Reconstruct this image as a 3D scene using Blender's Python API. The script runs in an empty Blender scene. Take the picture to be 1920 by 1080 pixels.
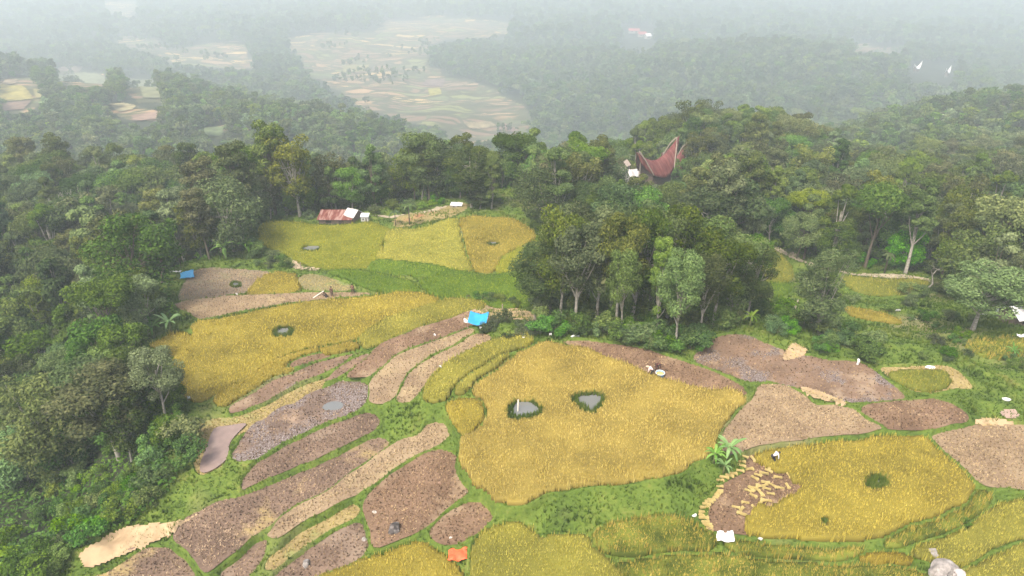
import bpy, bmesh, math, random
import numpy as np
from mathutils import Vector, Matrix
random.seed(7); RG = np.random.default_rng(11)
S = bpy.context.scene; COL = S.collection
R = math.radians
# ------------------------------------------------------------------ camera
HC, PITCH, FPX = 42.0, R(27.0), 1297.0
cam = bpy.data.objects.new('camera', bpy.data.cameras.new('camera')); COL.objects.link(cam)
cam.location = (0, 0, HC); cam.rotation_euler = (R(90) - PITCH, 0, 0)
cam.data.sensor_width = 36; cam.data.lens = 36 * FPX / 1920; cam.data.clip_start = 0.5; cam.data.clip_end = 20000
S.camera = cam
# ------------------------------------------------------------------ light
SUN_EL, SUN_AZ = R(58), R(215)
W = bpy.data.worlds.new("World"); S.world = W; W.use_nodes = True
wn = W.node_tree; bg = wn.nodes['Background']; sky = wn.nodes.new('ShaderNodeTexSky')
sky.sky_type = 'NISHITA'; sky.sun_disc = False; sky.sun_elevation = SUN_EL; sky.sun_rotation = SUN_AZ
sky.air_density = 0.7; sky.dust_density = 8.0; sky.ozone_density = 0.2
wn.links.new(sky.outputs[0], bg.inputs[0]); bg.inputs[1].default_value = 0.15
sl = bpy.data.lights.new('sun', 'SUN'); sl.energy = 1.5; sl.angle = R(12); sl.color = (1.0, 0.95, 0.86)
so = bpy.data.objects.new('sun', sl); COL.objects.link(so)
sd = Vector((math.sin(SUN_AZ) * math.cos(SUN_EL), math.cos(SUN_AZ) * math.cos(SUN_EL), math.sin(SUN_EL)))
so.rotation_euler = sd.to_track_quat('Z', 'Y').to_euler()
S.view_settings.view_transform = 'Standard'; S.view_settings.look = 'None'; S.view_settings.gamma = 1
S.view_settings.exposure = 0.92
S.render.engine = 'CYCLES'; cy = S.cycles
cy.max_bounces = 6; cy.diffuse_bounces = 3; cy.glossy_bounces = 2; cy.transmission_bounces = 3; cy.volume_bounces = 2
cy.transparent_max_bounces = 4; cy.use_denoising = True; cy.caustics_reflective = False; cy.caustics_refractive = False
cy.use_adaptive_sampling = True; cy.adaptive_threshold = 0.02; cy.sample_clamp_indirect = 6
# ------------------------------------------------------------------ pixel helpers (1920x1080 photo frame)
cp, sp_ = math.cos(PITCH), math.sin(PITCH)
def ray(px, py):
    a = (np.asarray(px, float) - 960) / FPX; b = -(np.asarray(py, float) - 540) / FPX
    return a, cp + b * sp_, -sp_ + b * cp
def on_plane(px, py, z):
    dx, dy, dz = ray(px, py); t = (z - HC) / dz
    return dx * t, dy * t
def project(x, y, z):
    dep = y * cp - (z - HC) * sp_
    return 960 + FPX * x / dep, 540 - FPX * (y * sp_ + (z - HC) * cp) / dep
# ------------------------------------------------------------------ noise
def _h(ix, iy, s):
    n = (ix * 374761393 + iy * 668265263 + s * 974634777) & 0xffffffff
    n = ((n ^ (n >> 13)) * 1274126177) & 0xffffffff
    return ((n ^ (n >> 16)) & 0xffff) / 65535.0
def vnoise(x, y, sc, s=0):
    x = np.asarray(x, float) / sc; y = np.asarray(y, float) / sc
    ix = np.floor(x).astype(np.int64); iy = np.floor(y).astype(np.int64); fx = x - ix; fy = y - iy
    fx = fx * fx * (3 - 2 * fx); fy = fy * fy * (3 - 2 * fy)
    a = _h(ix, iy, s) * (1 - fx) + _h(ix + 1, iy, s) * fx
    b = _h(ix, iy + 1, s) * (1 - fx) + _h(ix + 1, iy + 1, s) * fx
    return (a * (1 - fy) + b * fy) * 2 - 1
# ------------------------------------------------------------------ wild terrain: height by direction u = x/y and distance y
WT = {
 -1.3: [(12,-4),(60,-14),(120,-20),(190,-24),(270,-62),(400,-66),(700,-66),(900,-130),(1500,-148),(5200,-150)],
 -.72: [(12,-4),(50,-11),(120,-17),(185,-20),(250,-58),(350,-64),(500,-66),(720,-68),(950,-135),(1500,-148),(5200,-150)],
 -.5:  [(12,-3),(60,-9),(120,-16),(180,-21),(240,-58),(350,-62),(450,-60),(600,-68),(750,-120),(1000,-140),(5200,-150)],
 -.3:  [(12,0),(60,-6),(110,-7),(150,-15),(190,-32),(240,-62),(350,-64),(440,-53),(550,-90),(700,-130),(1000,-140),(5200,-150)],
 -.1:  [(12,2),(60,-2),(110,-5),(140,-13),(180,-30),(240,-64),(330,-76),(390,-75),(480,-105),(600,-135),(800,-140),(5200,-150)],
 .05:  [(12,2),(60,-2),(110,-5),(150,-13),(190,-26),(260,-70),(400,-110),(600,-133),(800,-138),(1100,-140),(5200,-150)],
 .2:   [(12,2),(60,-2),(110,-9),(150,-15),(215,-20),(260,-40),(350,-90),(500,-120),(700,-130),(950,-108),(1150,-120),(1400,-148),(5200,-150)],
 .35:  [(12,2),(60,-2),(110,-11),(150,-15),(235,-15),(280,-35),(380,-85),(500,-115),(700,-128),(980,-103),(1200,-125),(1500,-148),(5200,-150)],
 .5:   [(12,2),(60,-3),(110,-11),(165,-20),(230,-42),(300,-56),(380,-57),(450,-80),(600,-115),(750,-115),(950,-98),(1150,-130),(1500,-148),(5200,-150)],
 .72:  [(12,2),(60,-4),(110,-12),(160,-21),(200,-30),(300,-45),(430,-46),(550,-80),(700,-125),(1000,-145),(5200,-150)],
 1.3:  [(12,2),(60,-4),(110,-12),(160,-21),(200,-30),(300,-40),(430,-40),(550,-80),(700,-125),(1000,-145),(5200,-150)],
}
_us = np.array(sorted(WT)); _lv = np.linspace(math.log(12), math.log(5200), 400)
_tab = np.array([np.interp(_lv, [math.log(a) for a, b in WT[u]], [b for a, b in WT[u]]) for u in _us])
_uf = np.linspace(-1.3, 1.3, 261)
_tf = np.array([np.interp(_uf, _us, _tab[:, j]) for j in range(400)]).T
def _blur(A, r, ax):
    k = np.exp(-0.5 * (np.arange(-3 * r, 3 * r + 1) / r) ** 2); k /= k.sum()
    P = np.pad(A, [(3 * r, 3 * r) if i == ax else (0, 0) for i in range(2)], mode='edge')
    return np.apply_along_axis(lambda v: np.convolve(v, k, 'valid'), ax, P)
_tf = _blur(_blur(_tf, 7, 0), 5, 1)
def zwild(x, y):
    u = np.clip(x / y, -1.3, 1.3); v = np.log(np.clip(y, 12, 5200))
    fu = (u + 1.3) / 2.6 * 260; fv = (v - _lv[0]) / (_lv[-1] - _lv[0]) * 399
    iu = np.clip(fu.astype(int), 0, 259); iv = np.clip(fv.astype(int), 0, 398); a = fu - iu; b = fv - iv
    z = (_tf[iu, iv] * (1 - a) + _tf[iu + 1, iv] * a) * (1 - b) + (_tf[iu, iv + 1] * (1 - a) + _tf[iu + 1, iv + 1] * a) * b
    amp = np.clip((y - 130) / 300, 0, 1)
    return z + amp * (6 * vnoise(x, y, 90, 1) + 3 * vnoise(x, y, 40, 2)) + 0.5 * vnoise(x, y, 9, 3)
def zplat(x, y):
    A = np.interp(y, [30, 45, 60, 85, 115, 135], [-5, -3.4, -2.4, -3.6, -5.5, -6])
    B = np.interp(y, [30, 38, 45, 58, 68, 80, 100, 130], [-3.2, -2.2, -1.3, 0, .3, -1.2, -3, -4])
    C = np.interp(y, [30, 38, 46, 56, 70, 90, 110, 140], [-3.4, -2.2, -1.2, -.2, -1.5, -6, -9, -11])
    t = np.clip((x + 45) / 45, 0, 1); s = np.clip(x / 45, 0, 1)
    return np.where(x < 0, A * (1 - t) + B * t, B * (1 - s) + C * s)
def pip(x, y, P):
    c = np.zeros(x.shape, bool); n = len(P); j = n - 1
    for i in range(n):
        xi, yi = P[i]; xj, yj = P[j]
        if yi != yj:
            c ^= ((yi > y) != (yj > y)) & (x < (xj - xi) * (y - yi) / (yj - yi) + xi)
        j = i
    return c
def pdist(x, y, P):                     # distance to a polygon's outline, negative inside
    d = np.full(x.shape, 1e9)
    for i in range(len(P)):
        ax, ay = P[i - 1]; bx, by = P[i]; ex, ey = bx - ax, by - ay; L = ex * ex + ey * ey + 1e-12
        t = np.clip(((x - ax) * ex + (y - ay) * ey) / L, 0, 1)
        d = np.minimum(d, (x - ax - t * ex) ** 2 + (y - ay - t * ey) ** 2)
    return np.where(pip(x, y, P), -1, 1) * np.sqrt(d)
def smooth(P, k=3):                     # Catmull-Rom through the corners of a closed outline
    P = np.array(P, float); n = len(P); out = []
    for i in range(n):
        a, b, c, d = P[i - 1], P[i], P[(i + 1) % n], P[(i + 2) % n]
        for j in range(k):
            t = j / k
            out.append(.5 * ((2 * b) + (c - a) * t + (2 * a - 5 * b + 4 * c - d) * t * t + (3 * b - a - 3 * c + d) * t ** 3))
    return np.array(out)
# ------------------------------------------------------------------ fields, traced as outlines on the hillside
# name, type (R standing rice / S stubble / D mud), look, outline, optional field whose level it shares
FD = [
 ('F1','R','olive',[(492,418),(560,415),(600,422),(660,419),(695,415),(724,430),(716,455),(697,497),(650,503),(590,497),(560,487),(530,470),(495,455)]),
 ('F2','R','bright',[(734,431),(790,427),(855,409),(861,440),(870,475),(885,503),(850,500),(800,489),(712,482),(724,452)]),
 ('F2b','R','green',[(710,486),(800,492),(850,503),(888,509),(890,518),(800,515),(702,506)]),
 ('F3','R','orange',[(867,407),(920,406),(960,409),(1001,436),(975,456),(935,478),(929,504),(897,504),(881,470),(873,440)]),
 ('F4','R','olive',[(942,485),(985,460),(1020,455),(1030,503),(938,505)]),
 ('F5','R','green',[(790,521),(890,521),(1000,510),(1015,545),(1000,567),(930,571),(880,552),(830,549),(805,541)]),
 ('F5b','R','green',[(620,506),(690,509),(755,524),(795,541),(760,546),(700,540),(650,522)]),
 ('S1','S','grey',[(352,520),(375,505),(420,503),(494,512),(476,530),(466,546),(440,552),(400,559),(342,561)]),
 ('G1','R','gold',[(470,545),(498,516),(530,514),(556,518),(560,542),(510,546)]),
 ('S1b','S','weedy',[(568,517),(630,524),(672,539),(640,545),(570,543)]),
 ('S2','S','tan',[(337,572),(400,565),(450,558),(540,552),(600,550),(690,549),(740,549),(700,552),(640,554),(560,564),(480,578),(420,590),(377,597),(360,587)]),
 ('G2','R','gold',[(376,603),(440,591),(520,573),(600,561),(680,556),(740,552),(800,552),(814,557),(790,570),(740,583),(715,591),(688,609),(668,625),(640,630),(590,638),(540,653),(500,670),(460,698),(420,720),(390,736),(352,740),(336,715),(334,680),(346,650),(370,622)]),
 ('G3','R','golive',[(678,645),(692,624),(722,606),(752,592),(800,576),(850,564),(888,564),(900,569),(870,578),(840,591),(780,606),(720,633),(690,646)]),
 ('G3t','R','gold',[(285,642),(325,627),(350,633),(346,648),(332,662),(300,652)]),
 ('S3','S','brown',[(650,706),(692,665),(722,647),(790,620),(850,600),(882,588),(898,600),(866,616),(828,630),(780,646),(745,660),(715,684),(688,707)]),
 ('S4','S','tan',[(694,742),(693,715),(720,691),(750,668),(800,649),(850,631),(876,620),(882,624),(850,642),(808,661),(778,682),(752,713),(736,748),(702,752)]),
 ('S5','S','tan',[(750,750),(756,728),(778,697),(812,675),(852,655),(888,632),(905,634),(890,645),(858,660),(818,684),(798,711),(780,732),(765,748)]),
 ('G4','R','golive',[(808,735),(810,706),(832,690),(880,662),(930,641),(984,632),(980,641),(948,651),(916,666),(901,681),(886,690),(855,711),(830,737)]),
 ('G4b','R','golive',[(860,728),(868,708),(908,684),(930,671),(952,663),(925,683),(894,704),(880,720)]),
 ('G5','R','gold',[(850,757),(880,749),(902,754),(906,770),(901,783),(880,806),(868,803),(866,788),(853,770)]),
 ('G6','R','yel',[(418,745),(422,734),(460,712),(500,688),(545,664),(588,652),(600,656),(560,667),(530,684),(545,690),(500,700),(470,722),(440,742),(424,751)]),
 ('G6b','R','yel',[(598,650),(640,645),(665,643),(672,648),(640,656),(606,659)]),
 ('S6b','S','brown',[(548,688),(560,672),(600,662),(640,661),(600,675)]),
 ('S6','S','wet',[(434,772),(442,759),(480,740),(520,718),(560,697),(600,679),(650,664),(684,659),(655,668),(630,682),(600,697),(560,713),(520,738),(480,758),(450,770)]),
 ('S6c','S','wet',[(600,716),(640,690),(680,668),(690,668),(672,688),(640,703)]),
 ('S7','S','yel',[(382,812),(400,793),(440,780),(490,765),(540,740),(590,718),(630,707),(600,731),(560,748),(510,772),(470,794),(450,808),(432,828),(424,862),(398,884),(372,888),(368,850)]),
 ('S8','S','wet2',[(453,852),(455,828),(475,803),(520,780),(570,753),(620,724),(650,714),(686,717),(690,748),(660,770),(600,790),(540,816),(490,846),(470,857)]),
 ('S9','S','purple',[(456,917),(472,892),(500,866),(560,834),(620,804),(668,784),(694,780),(700,800),(680,816),(620,845),(560,870),(500,897),(470,914)]),
 ('S10','S','mixp',[(335,1012),(347,993),(377,970),(430,943),(500,913),(560,890),(620,863),(680,832),(708,824),(714,836),(690,857),(640,892),(590,926),(540,947),(500,982),(470,1006),(440,1031),(400,1062),(385,1068),(370,1047)]),
 ('S11','S','tan',[(502,1002),(524,986),(562,959),(622,928),(662,899),(702,869),(742,843),(790,821),(822,801),(830,812),(822,823),(780,842),(740,866),(700,896),(650,931),(600,951),(560,971),(520,1001)]),
 ('S12','S','yel',[(508,1063),(522,1046),(562,1013),(602,988),(642,962),(662,950),(664,963),(652,976),(618,991),(578,1014),(548,1033),(520,1056)]),
 ('S12b','S','purple',[(422,1076),(442,1058),(480,1024),(502,1018),(496,1034),(468,1057),(448,1078)]),
 ('S13','S','brown',[(692,948),(702,932),(742,897),(790,868),(820,857),(846,858),(850,876),(862,905),(878,924),(848,943),(806,976),(778,992),(738,1014),(707,1020),(701,990)]),
 ('S14','S','brown',[(817,999),(827,976),(862,955),(895,939),(908,945),(922,969),(898,983),(860,1005),(832,1010)]),
 ('S15','S','purple',[(522,1085),(562,1055),(602,1022),(642,993),(672,984),(680,1000),(680,1032),(650,1046),(600,1061),(560,1086)]),
 ('S16','S','mixp',[(150,1100),(195,1078),(240,1056),(290,1038),(328,1036),(350,1058),(360,1080),(365,1100)]),
 ('G7','R','gold',[(600,1100),(640,1075),(700,1045),(760,1022),(790,1022),(813,1037),(826,1060),(830,1100)]),
 ('G8','R','golive',[(907,1038),(904,1016),(922,995),(960,993),(1000,1007),(1050,1014),(1103,1003),(1109,1022),(1148,1060),(1155,1100),(940,1100)]),
 ('G9','R','weedrice',[(1114,997),(1200,987),(1270,984),(1330,992),(1343,1002),(1328,1022),(1260,1028),(1180,1038),(1120,1022)]),
 ('G10','R','weedrice',[(1365,1008),(1450,1014),(1540,1028),(1600,1026),(1640,1026),(1600,1038),(1500,1043),(1400,1035)]),
 ('G11','R','weedrice',[(1345,1038),(1420,1044),(1500,1052),(1600,1058),(1690,1060),(1720,1078),(1725,1105),(1300,1105),(1175,1080),(1170,1052),(1260,1040)]),
 ('G12','R','gold2',[(1622,1036),(1660,1030),(1698,1033),(1708,1048),(1660,1052),(1620,1048)]),
 ('G13','R','weedrice',[(1658,1012),(1700,992),(1760,972),(1820,947),(1837,920),(1856,917),(1846,943),(1798,976),(1738,996),(1680,1022)]),
 ('G14','R','golive',[(1708,1030),(1762,1012),(1822,987),(1872,955),(1960,930),(1970,985),(1872,1008),(1810,1046),(1780,1050),(1742,1038)]),
 ('G15','R','golive',[(1815,1078),(1862,1050),(1970,1005),(1975,1070),(1880,1090)]),
 ('B1','R','gold3',[(1034,645),(1070,647),(1100,650),(1130,664),(1180,682),(1228,702),(1245,708),(1300,722),(1345,732),(1388,741),(1373,760),(1348,800),(1328,830),(1298,858),(1268,878),(1200,893),(1130,900),(1080,903),(1020,915),(960,925),(930,927),(907,917),(887,898),(870,868),(865,840),(873,817),(903,797),(918,770),(908,745),(892,734),(893,716),(932,696),(962,671),(1000,653)]),
 ('S17','S','brown',[(1058,642),(1120,642),(1200,654),(1260,672),(1320,692),(1378,718),(1396,735),(1392,741),(1345,736),(1300,726),(1240,713),(1180,688),(1130,670),(1095,655)],'B1'),
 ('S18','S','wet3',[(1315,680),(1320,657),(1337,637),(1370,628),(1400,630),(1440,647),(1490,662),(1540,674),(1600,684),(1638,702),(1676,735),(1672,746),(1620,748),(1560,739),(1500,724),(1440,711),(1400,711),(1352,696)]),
 ('S19','S','tan2',[(1358,838),(1361,815),(1392,777),(1432,738),(1452,728),(1480,732),(1508,754),(1560,768),(1598,771),(1622,787),(1650,799),(1638,806),(1560,812),(1480,825),(1420,832),(1377,846)]),
 ('S20','S','brown',[(1616,773),(1640,765),(1700,760),(1773,763),(1804,784),(1778,793),(1720,805),(1672,805),(1652,792)]),
 ('S21','S','tan2',[(1750,822),(1772,812),(1830,806),(1960,806),(1960,905),(1880,910),(1842,907),(1802,872),(1772,845)]),
 ('G16','R','olive2',[(1672,700),(1700,693),(1760,692),(1775,700),(1780,715),(1740,727),(1700,718)]),
 ('S22','S','straw',[(1656,692),(1700,689),(1760,687),(1788,692),(1818,722),(1780,732),(1730,737),(1690,722)],'G16'),
 ('HG','R','gold',[(1420,850),(1440,842),(1500,835),(1560,830),(1605,830),(1625,824),(1640,817),(1720,815),(1748,830),(1778,855),(1812,888),(1828,912),(1798,938),(1750,958),(1700,978),(1650,998),(1590,1005),(1500,1005),(1410,999),(1410,977),(1428,970),(1432,962),(1455,957),(1458,945),(1464,940),(1478,932),(1480,926),(1503,919),(1508,903),(1490,895),(1480,880),(1462,866),(1440,860)]),
 ('H','S','brown',[(1332,985),(1330,960),(1347,926),(1372,900),(1397,885),(1402,861),(1416,852),(1440,858),(1470,866),(1490,880),(1515,902),(1500,925),(1475,940),(1462,955),(1430,970),(1415,985),(1413,998),(1380,996),(1342,991)],'HG'),
 ('RF1','R','olive2',[(1398,446),(1432,456),(1468,480),(1486,512),(1470,526),(1432,528),(1422,500),(1408,470)]),
 ('RF4','R','green',[(1436,533),(1478,530),(1472,548),(1430,553)]),
 ('RF2','R','olive2',[(1580,516),(1640,521),(1738,524),(1708,544),(1650,550),(1602,539)]),
 ('RF3','R','orange',[(1592,574),(1642,582),(1688,596),(1678,601),(1600,588)]),
 ('RF5','R','weedrice',[(1812,642),(1870,632),(1950,634),(1950,664),(1850,665)]),
]
FIELDS = {}
for f in FD:
    nm, ty, lk, P = f[:4]; P = np.array(P, float); up = 0.55 if ty == 'R' else 0.0
    if len(f) > 4: L = FIELDS[f[4]]['L']
    else:
        c = P.mean(0); L = 0.0
        for _ in range(6):
            x, y = on_plane(c[0], c[1], L + up); L = float(zplat(x, y))
    x, y = on_plane(P[:, 0], P[:, 1], L + up)
    Q = smooth(np.stack([x, y], 1), 4)
    jit = np.stack([vnoise(Q[:, 0], Q[:, 1], 1.1, 5), vnoise(Q[:, 0], Q[:, 1], 1.1, 6)], 1) * 0.16
    Q = Q + jit; a_ = np.roll(Q, -1, 0) - np.roll(Q, 1, 0); n_ = np.stack([a_[:, 1], -a_[:, 0]], 1); n_ /= np.linalg.norm(n_, axis=1)[:, None] + 1e-9
    sg = 1 if np.sum(Q[:, 0] * np.roll(Q[:, 1], -1) - Q[:, 1] * np.roll(Q[:, 0], -1)) > 0 else -1
    FIELDS[nm] = dict(ty=ty, look=lk, L=L, P=Q + n_ * sg * (.10 if ty == 'S' else .12), name=nm)
_same = {('HG', 'H'), ('B1', 'S17'), ('G16', 'S22'), ('S8', 'S7')}
_old = {k: f['P'].copy() for k, f in FIELDS.items()}
for k, f in FIELDS.items():                 # neighbours grow towards each other until only a narrow bund is left between them
    P = f['P']; dn = np.full(len(P), 9.0)
    for k2, Q in _old.items():
        if k2 == k or (k, k2) in _same or (k2, k) in _same: continue
        if Q[:, 0].min() > P[:, 0].max() + 4 or Q[:, 0].max() < P[:, 0].min() - 4 or Q[:, 1].min() > P[:, 1].max() + 4 or Q[:, 1].max() < P[:, 1].min() - 4: continue
        dn = np.minimum(dn, pdist(P[:, 0], P[:, 1], Q))
    e = np.where(dn < 3.0, np.clip((dn - .48) / 2, -.5, 1.0), 0.0)
    if k in ('H', 'S17', 'S22', 'F2b', 'G16'): e *= .0
    for _ in range(2): e = (np.roll(e, 1) + e * 2 + np.roll(e, -1)) / 4
    a_ = np.roll(P, -1, 0) - np.roll(P, 1, 0); n_ = np.stack([a_[:, 1], -a_[:, 0]], 1); n_ /= np.linalg.norm(n_, axis=1)[:, None] + 1e-9
    sg = 1 if np.sum(P[:, 0] * np.roll(P[:, 1], -1) - P[:, 1] * np.roll(P[:, 0], -1)) > 0 else -1
    f['P'] = P + n_ * sg * e[:, None]
PLAT_PX = [(60,1130),(150,1050),(330,940),(372,890),(368,810),(345,760),(322,700),(275,660),(280,628),(365,600),(332,572),(340,510),(400,492),(488,470),(484,412),(600,410),(700,398),(860,374),(1040,362),(1060,420),(1200,470),(1390,436),(1500,478),(1600,508),(1760,512),(1960,560),(2400,600),(2900,1100),(3200,1900),(-200,1900)]
_P = np.array(PLAT_PX, float); _z = np.full(len(_P), -2.0)
for _ in range(6):
    _x, _y = on_plane(_P[:, 0], _P[:, 1], _z); _z = zplat(_x, _y)
PLAT = np.stack([_x, _y], 1)
# ------------------------------------------------------------------ the ground: one sheet, fan grid, finer near the fields
NU = 1150; US = np.linspace(-1.3, 1.3, NU)
VS = np.concatenate([np.arange(math.log(14), math.log(135), .0036), np.arange(math.log(135), math.log(5200), .0085)]); NV = len(VS)
YG = np.exp(VS)[:, None] * np.ones((1, NU)); XG = US[None, :] * YG
ZW = zwild(XG, YG); near = YG < 175
dpl = np.full(YG.shape, 99.0); dpl[near] = pdist(XG[near], YG[near], PLAT)
w = np.clip((dpl - 0.5) / 16, 0, 1); w = w * w * (3 - 2 * w)
ZB = zplat(XG, YG) + 0.25 * vnoise(XG, YG, 7, 8) + 0.10 * vnoise(XG, YG, 2.3, 9)
ZG = ZB * (1 - w) + ZW * w
wsum = np.full(YG.shape, .10); zsum = ZG * .10; dmin = np.full(YG.shape, 50.0); lin = np.full(YG.shape, np.nan)
for f in FIELDS.values():
    P = f['P']; x0, y0 = P.min(0) - 5; x1, y1 = P.max(0) + 5
    r0 = np.searchsorted(VS, math.log(max(14.1, y0))); r1 = np.searchsorted(VS, math.log(y1))
    sub = np.zeros(YG.shape, bool); sub[r0:r1] = (XG[r0:r1] > x0) & (XG[r0:r1] < x1)
    d = pdist(XG[sub], YG[sub], P); f['hasd'] = True
    k = np.where(d < 5, 1 / (np.maximum(d, 0) + .15) ** 2 * np.clip(5 - d, 0, 1), 0)
    wsum[sub] += k; zsum[sub] += k * f['L']
    dmin[sub] = np.minimum(dmin[sub], d)
    s = lin[sub]; s[d < (.10 if f['ty'] == 'S' else 0)] = f['L'] - .12; lin[sub] = s
ZG = zsum / wsum + 0.34 * np.exp(-((dmin - .26) / .17) ** 2) * (dmin > 0) * (0.8 + .5 * vnoise(XG, YG, 1.5, 12))
ZG += np.clip((dmin - .6) / 2, 0, 1) * (dpl < 4) * (0.20 * vnoise(XG, YG, 1.2, 13) + 0.55 * np.abs(vnoise(XG, YG * 2.2, 4.5, 14)))
ZG = np.where(np.isnan(lin), ZG, lin)
def zat(x, y):
    x = np.asarray(x, float); y = np.asarray(y, float)
    fu = np.clip((x / y + 1.3) / 2.6 * (NU - 1), 0, NU - 1.001); v = np.log(np.clip(y, 14.1, 5100))
    iv = np.clip(np.searchsorted(VS, v, side='right') - 1, 0, NV - 2); b = (v - VS[iv]) / (VS[iv + 1] - VS[iv]); iu = fu.astype(int); a = fu - iu
    return (ZG[iv, iu] * (1 - a) + ZG[iv, iu + 1] * a) * (1 - b) + (ZG[iv + 1, iu] * (1 - a) + ZG[iv + 1, iu + 1] * a) * b
def hit(px, py, tmin=20, lift=0.0):       # where the line of sight through a photo point first meets the ground
    dx, dy, dz = ray(px, py); t = np.exp(np.linspace(math.log(tmin), math.log(4800), 3000)); x, y, z = dx * t, dy * t, HC + dz * t
    g = zat(x, y) + lift; k = int(np.argmax(z < g))
    if not (z < g).any(): k = len(t) - 1
    k = max(k, 1); a0 = z[k - 1] - g[k - 1]; a1 = z[k] - g[k]; q = a0 / (a0 - a1 + 1e-9); T = t[k - 1] * (1 - q) + t[k] * q
    X, Y = float(dx * T), float(dy * T); return Vector((X, Y, float(zat(X, Y))))
def top_for(p, py):                     # height of a thing standing at p whose top shows on photo row py
    b = -(py - 540) / FPX; k = (-sp_ + b * cp) / (cp + b * sp_); return HC + p.y * k - p.z
# ------------------------------------------------------------------ material and mesh helpers
def new_mat(name):
    m = bpy.data.materials.new(name); m.use_nodes = True; nt = m.node_tree; b = nt.nodes['Principled BSDF']
    b.inputs['Specular IOR Level'].default_value = 0.25; return m, nt, b
def N(nt, t, **k):
    n = nt.nodes.new(t)
    for a, v in k.items(): setattr(n, a, v)
    return n
def math_(nt, op, a, b=None, clamp=False):
    n = N(nt, 'ShaderNodeMath', operation=op, use_clamp=clamp)
    for i, v in enumerate((a, b)):
        if v is None: continue
        if isinstance(v, (int, float)): n.inputs[i].default_value = v
        else: nt.links.new(v, n.inputs[i])
    return n.outputs[0]
def noise(nt, scale, detail=3, vec=None, rough=.55):
    n = N(nt, 'ShaderNodeTexNoise'); n.inputs['Scale'].default_value = scale; n.inputs['Detail'].default_value = detail
    n.inputs['Roughness'].default_value = rough
    if vec is None: vec = N(nt, 'ShaderNodeTexCoord').outputs['Object']
    nt.links.new(vec, n.inputs['Vector']); return n.outputs['Fac']
def ramp(nt, fac, stops, interp='LINEAR'):
    r = N(nt, 'ShaderNodeValToRGB'); r.color_ramp.interpolation = interp; e = r.color_ramp.elements
    while len(e) < len(stops): e.new(.5)
    for i, (p, c) in enumerate(stops): e[i].position = p; e[i].color = (*c, 1)
    nt.links.new(fac, r.inputs[0]); return r.outputs[0]
def mixc(nt, f, a, b, mode='MIX'):
    n = N(nt, 'ShaderNodeMix', data_type='RGBA', blend_type=mode)
    for s, v in ((n.inputs[0], f), (n.inputs[6], a), (n.inputs[7], b)):
        if isinstance(v, (int, float)): s.default_value = v
        elif isinstance(v, tuple): s.default_value = (*v, 1)
        else: nt.links.new(v, s)
    return n.outputs[2]
def step(nt, v, lo, hi):
    n = N(nt, 'ShaderNodeMapRange'); n.inputs[1].default_value = lo; n.inputs[2].default_value = hi; nt.links.new(v, n.inputs[0]); return n.outputs[0]
def leafy(name, stops, wa=.6, wn=.5, sc=.15, wo=0.0, transl=.25, rough=.7, ns=2):
    """colour from a per-leaf value, a broad world-space variation and a per-plant value"""
    m, nt, b = new_mat(name); a = N(nt, 'ShaderNodeAttribute', attribute_name='rnd').outputs['Fac']
    g = N(nt, 'ShaderNodeNewGeometry'); n = noise(nt, sc, ns, g.outputs['Position'])
    f = math_(nt, 'ADD', math_(nt, 'MULTIPLY', a, wa), math_(nt, 'MULTIPLY', math_(nt, 'SUBTRACT', n, .5), wn * 2))
    if wo: f = math_(nt, 'ADD', f, math_(nt, 'MULTIPLY', N(nt, 'ShaderNodeObjectInfo').outputs['Random'], wo))
    c = ramp(nt, f, stops)
    if wo:
        h = N(nt, 'ShaderNodeHueSaturation'); o = N(nt, 'ShaderNodeObjectInfo').outputs['Random']
        r2 = math_(nt, 'FRACT', math_(nt, 'MULTIPLY', o, 37.7)); r3 = math_(nt, 'FRACT', math_(nt, 'MULTIPLY', o, 91.3))
        nt.links.new(math_(nt, 'ADD', math_(nt, 'MULTIPLY', r2, .05), .484), h.inputs['Hue'])
        nt.links.new(math_(nt, 'ADD', math_(nt, 'MULTIPLY', r3, .5), .72), h.inputs['Saturation'])
        nt.links.new(math_(nt, 'ADD', math_(nt, 'MULTIPLY', math_(nt, 'FRACT', math_(nt, 'MULTIPLY', o, 13.1)), -.75), 1.42), h.inputs['Value'])
        nt.links.new(c, h.inputs['Color']); c = h.outputs[0]
    nt.links.new(c, b.inputs['Base Color']); b.inputs['Roughness'].default_value = rough; b.inputs['Specular IOR Level'].default_value = .08
    if transl:
        t = N(nt, 'ShaderNodeBsdfTranslucent'); nt.links.new(c, t.inputs[0]); x = N(nt, 'ShaderNodeMixShader'); x.inputs[0].default_value = transl
        nt.links.new(b.outputs[0], x.inputs[1]); nt.links.new(t.outputs[0], x.inputs[2]); nt.links.new(x.outputs[0], nt.nodes['Material Output'].inputs[0])
    return m
def plain(name, col, rough=.7, var=.15, sc=6, bump=0, metal=0, spec=.3, dirt=None):
    m, nt, b = new_mat(name); n = noise(nt, sc, 4)
    c0 = tuple(max(0, v * (1 - var)) for v in col); c1 = tuple(min(1, v * (1 + var)) for v in col)
    c = ramp(nt, n, [(.3, c0), (.7, c1)])
    if dirt: c = mixc(nt, step(nt, noise(nt, sc * .45, 3), .5, .7), c, dirt)
    nt.links.new(c, b.inputs['Base Color'])
    b.inputs['Roughness'].default_value = rough; b.inputs['Metallic'].default_value = metal; b.inputs['Specular IOR Level'].default_value = spec
    if bump:
        q = N(nt, 'ShaderNodeBump'); q.inputs['Strength'].default_value = bump; nt.links.new(n, q.inputs['Height']); nt.links.new(q.outputs[0], b.inputs['Normal'])
    return m
def link(name, me, parent=None):
    o = bpy.data.objects.new(name, me); COL.objects.link(o)
    if parent is not None: o.parent = parent
    return o
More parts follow.
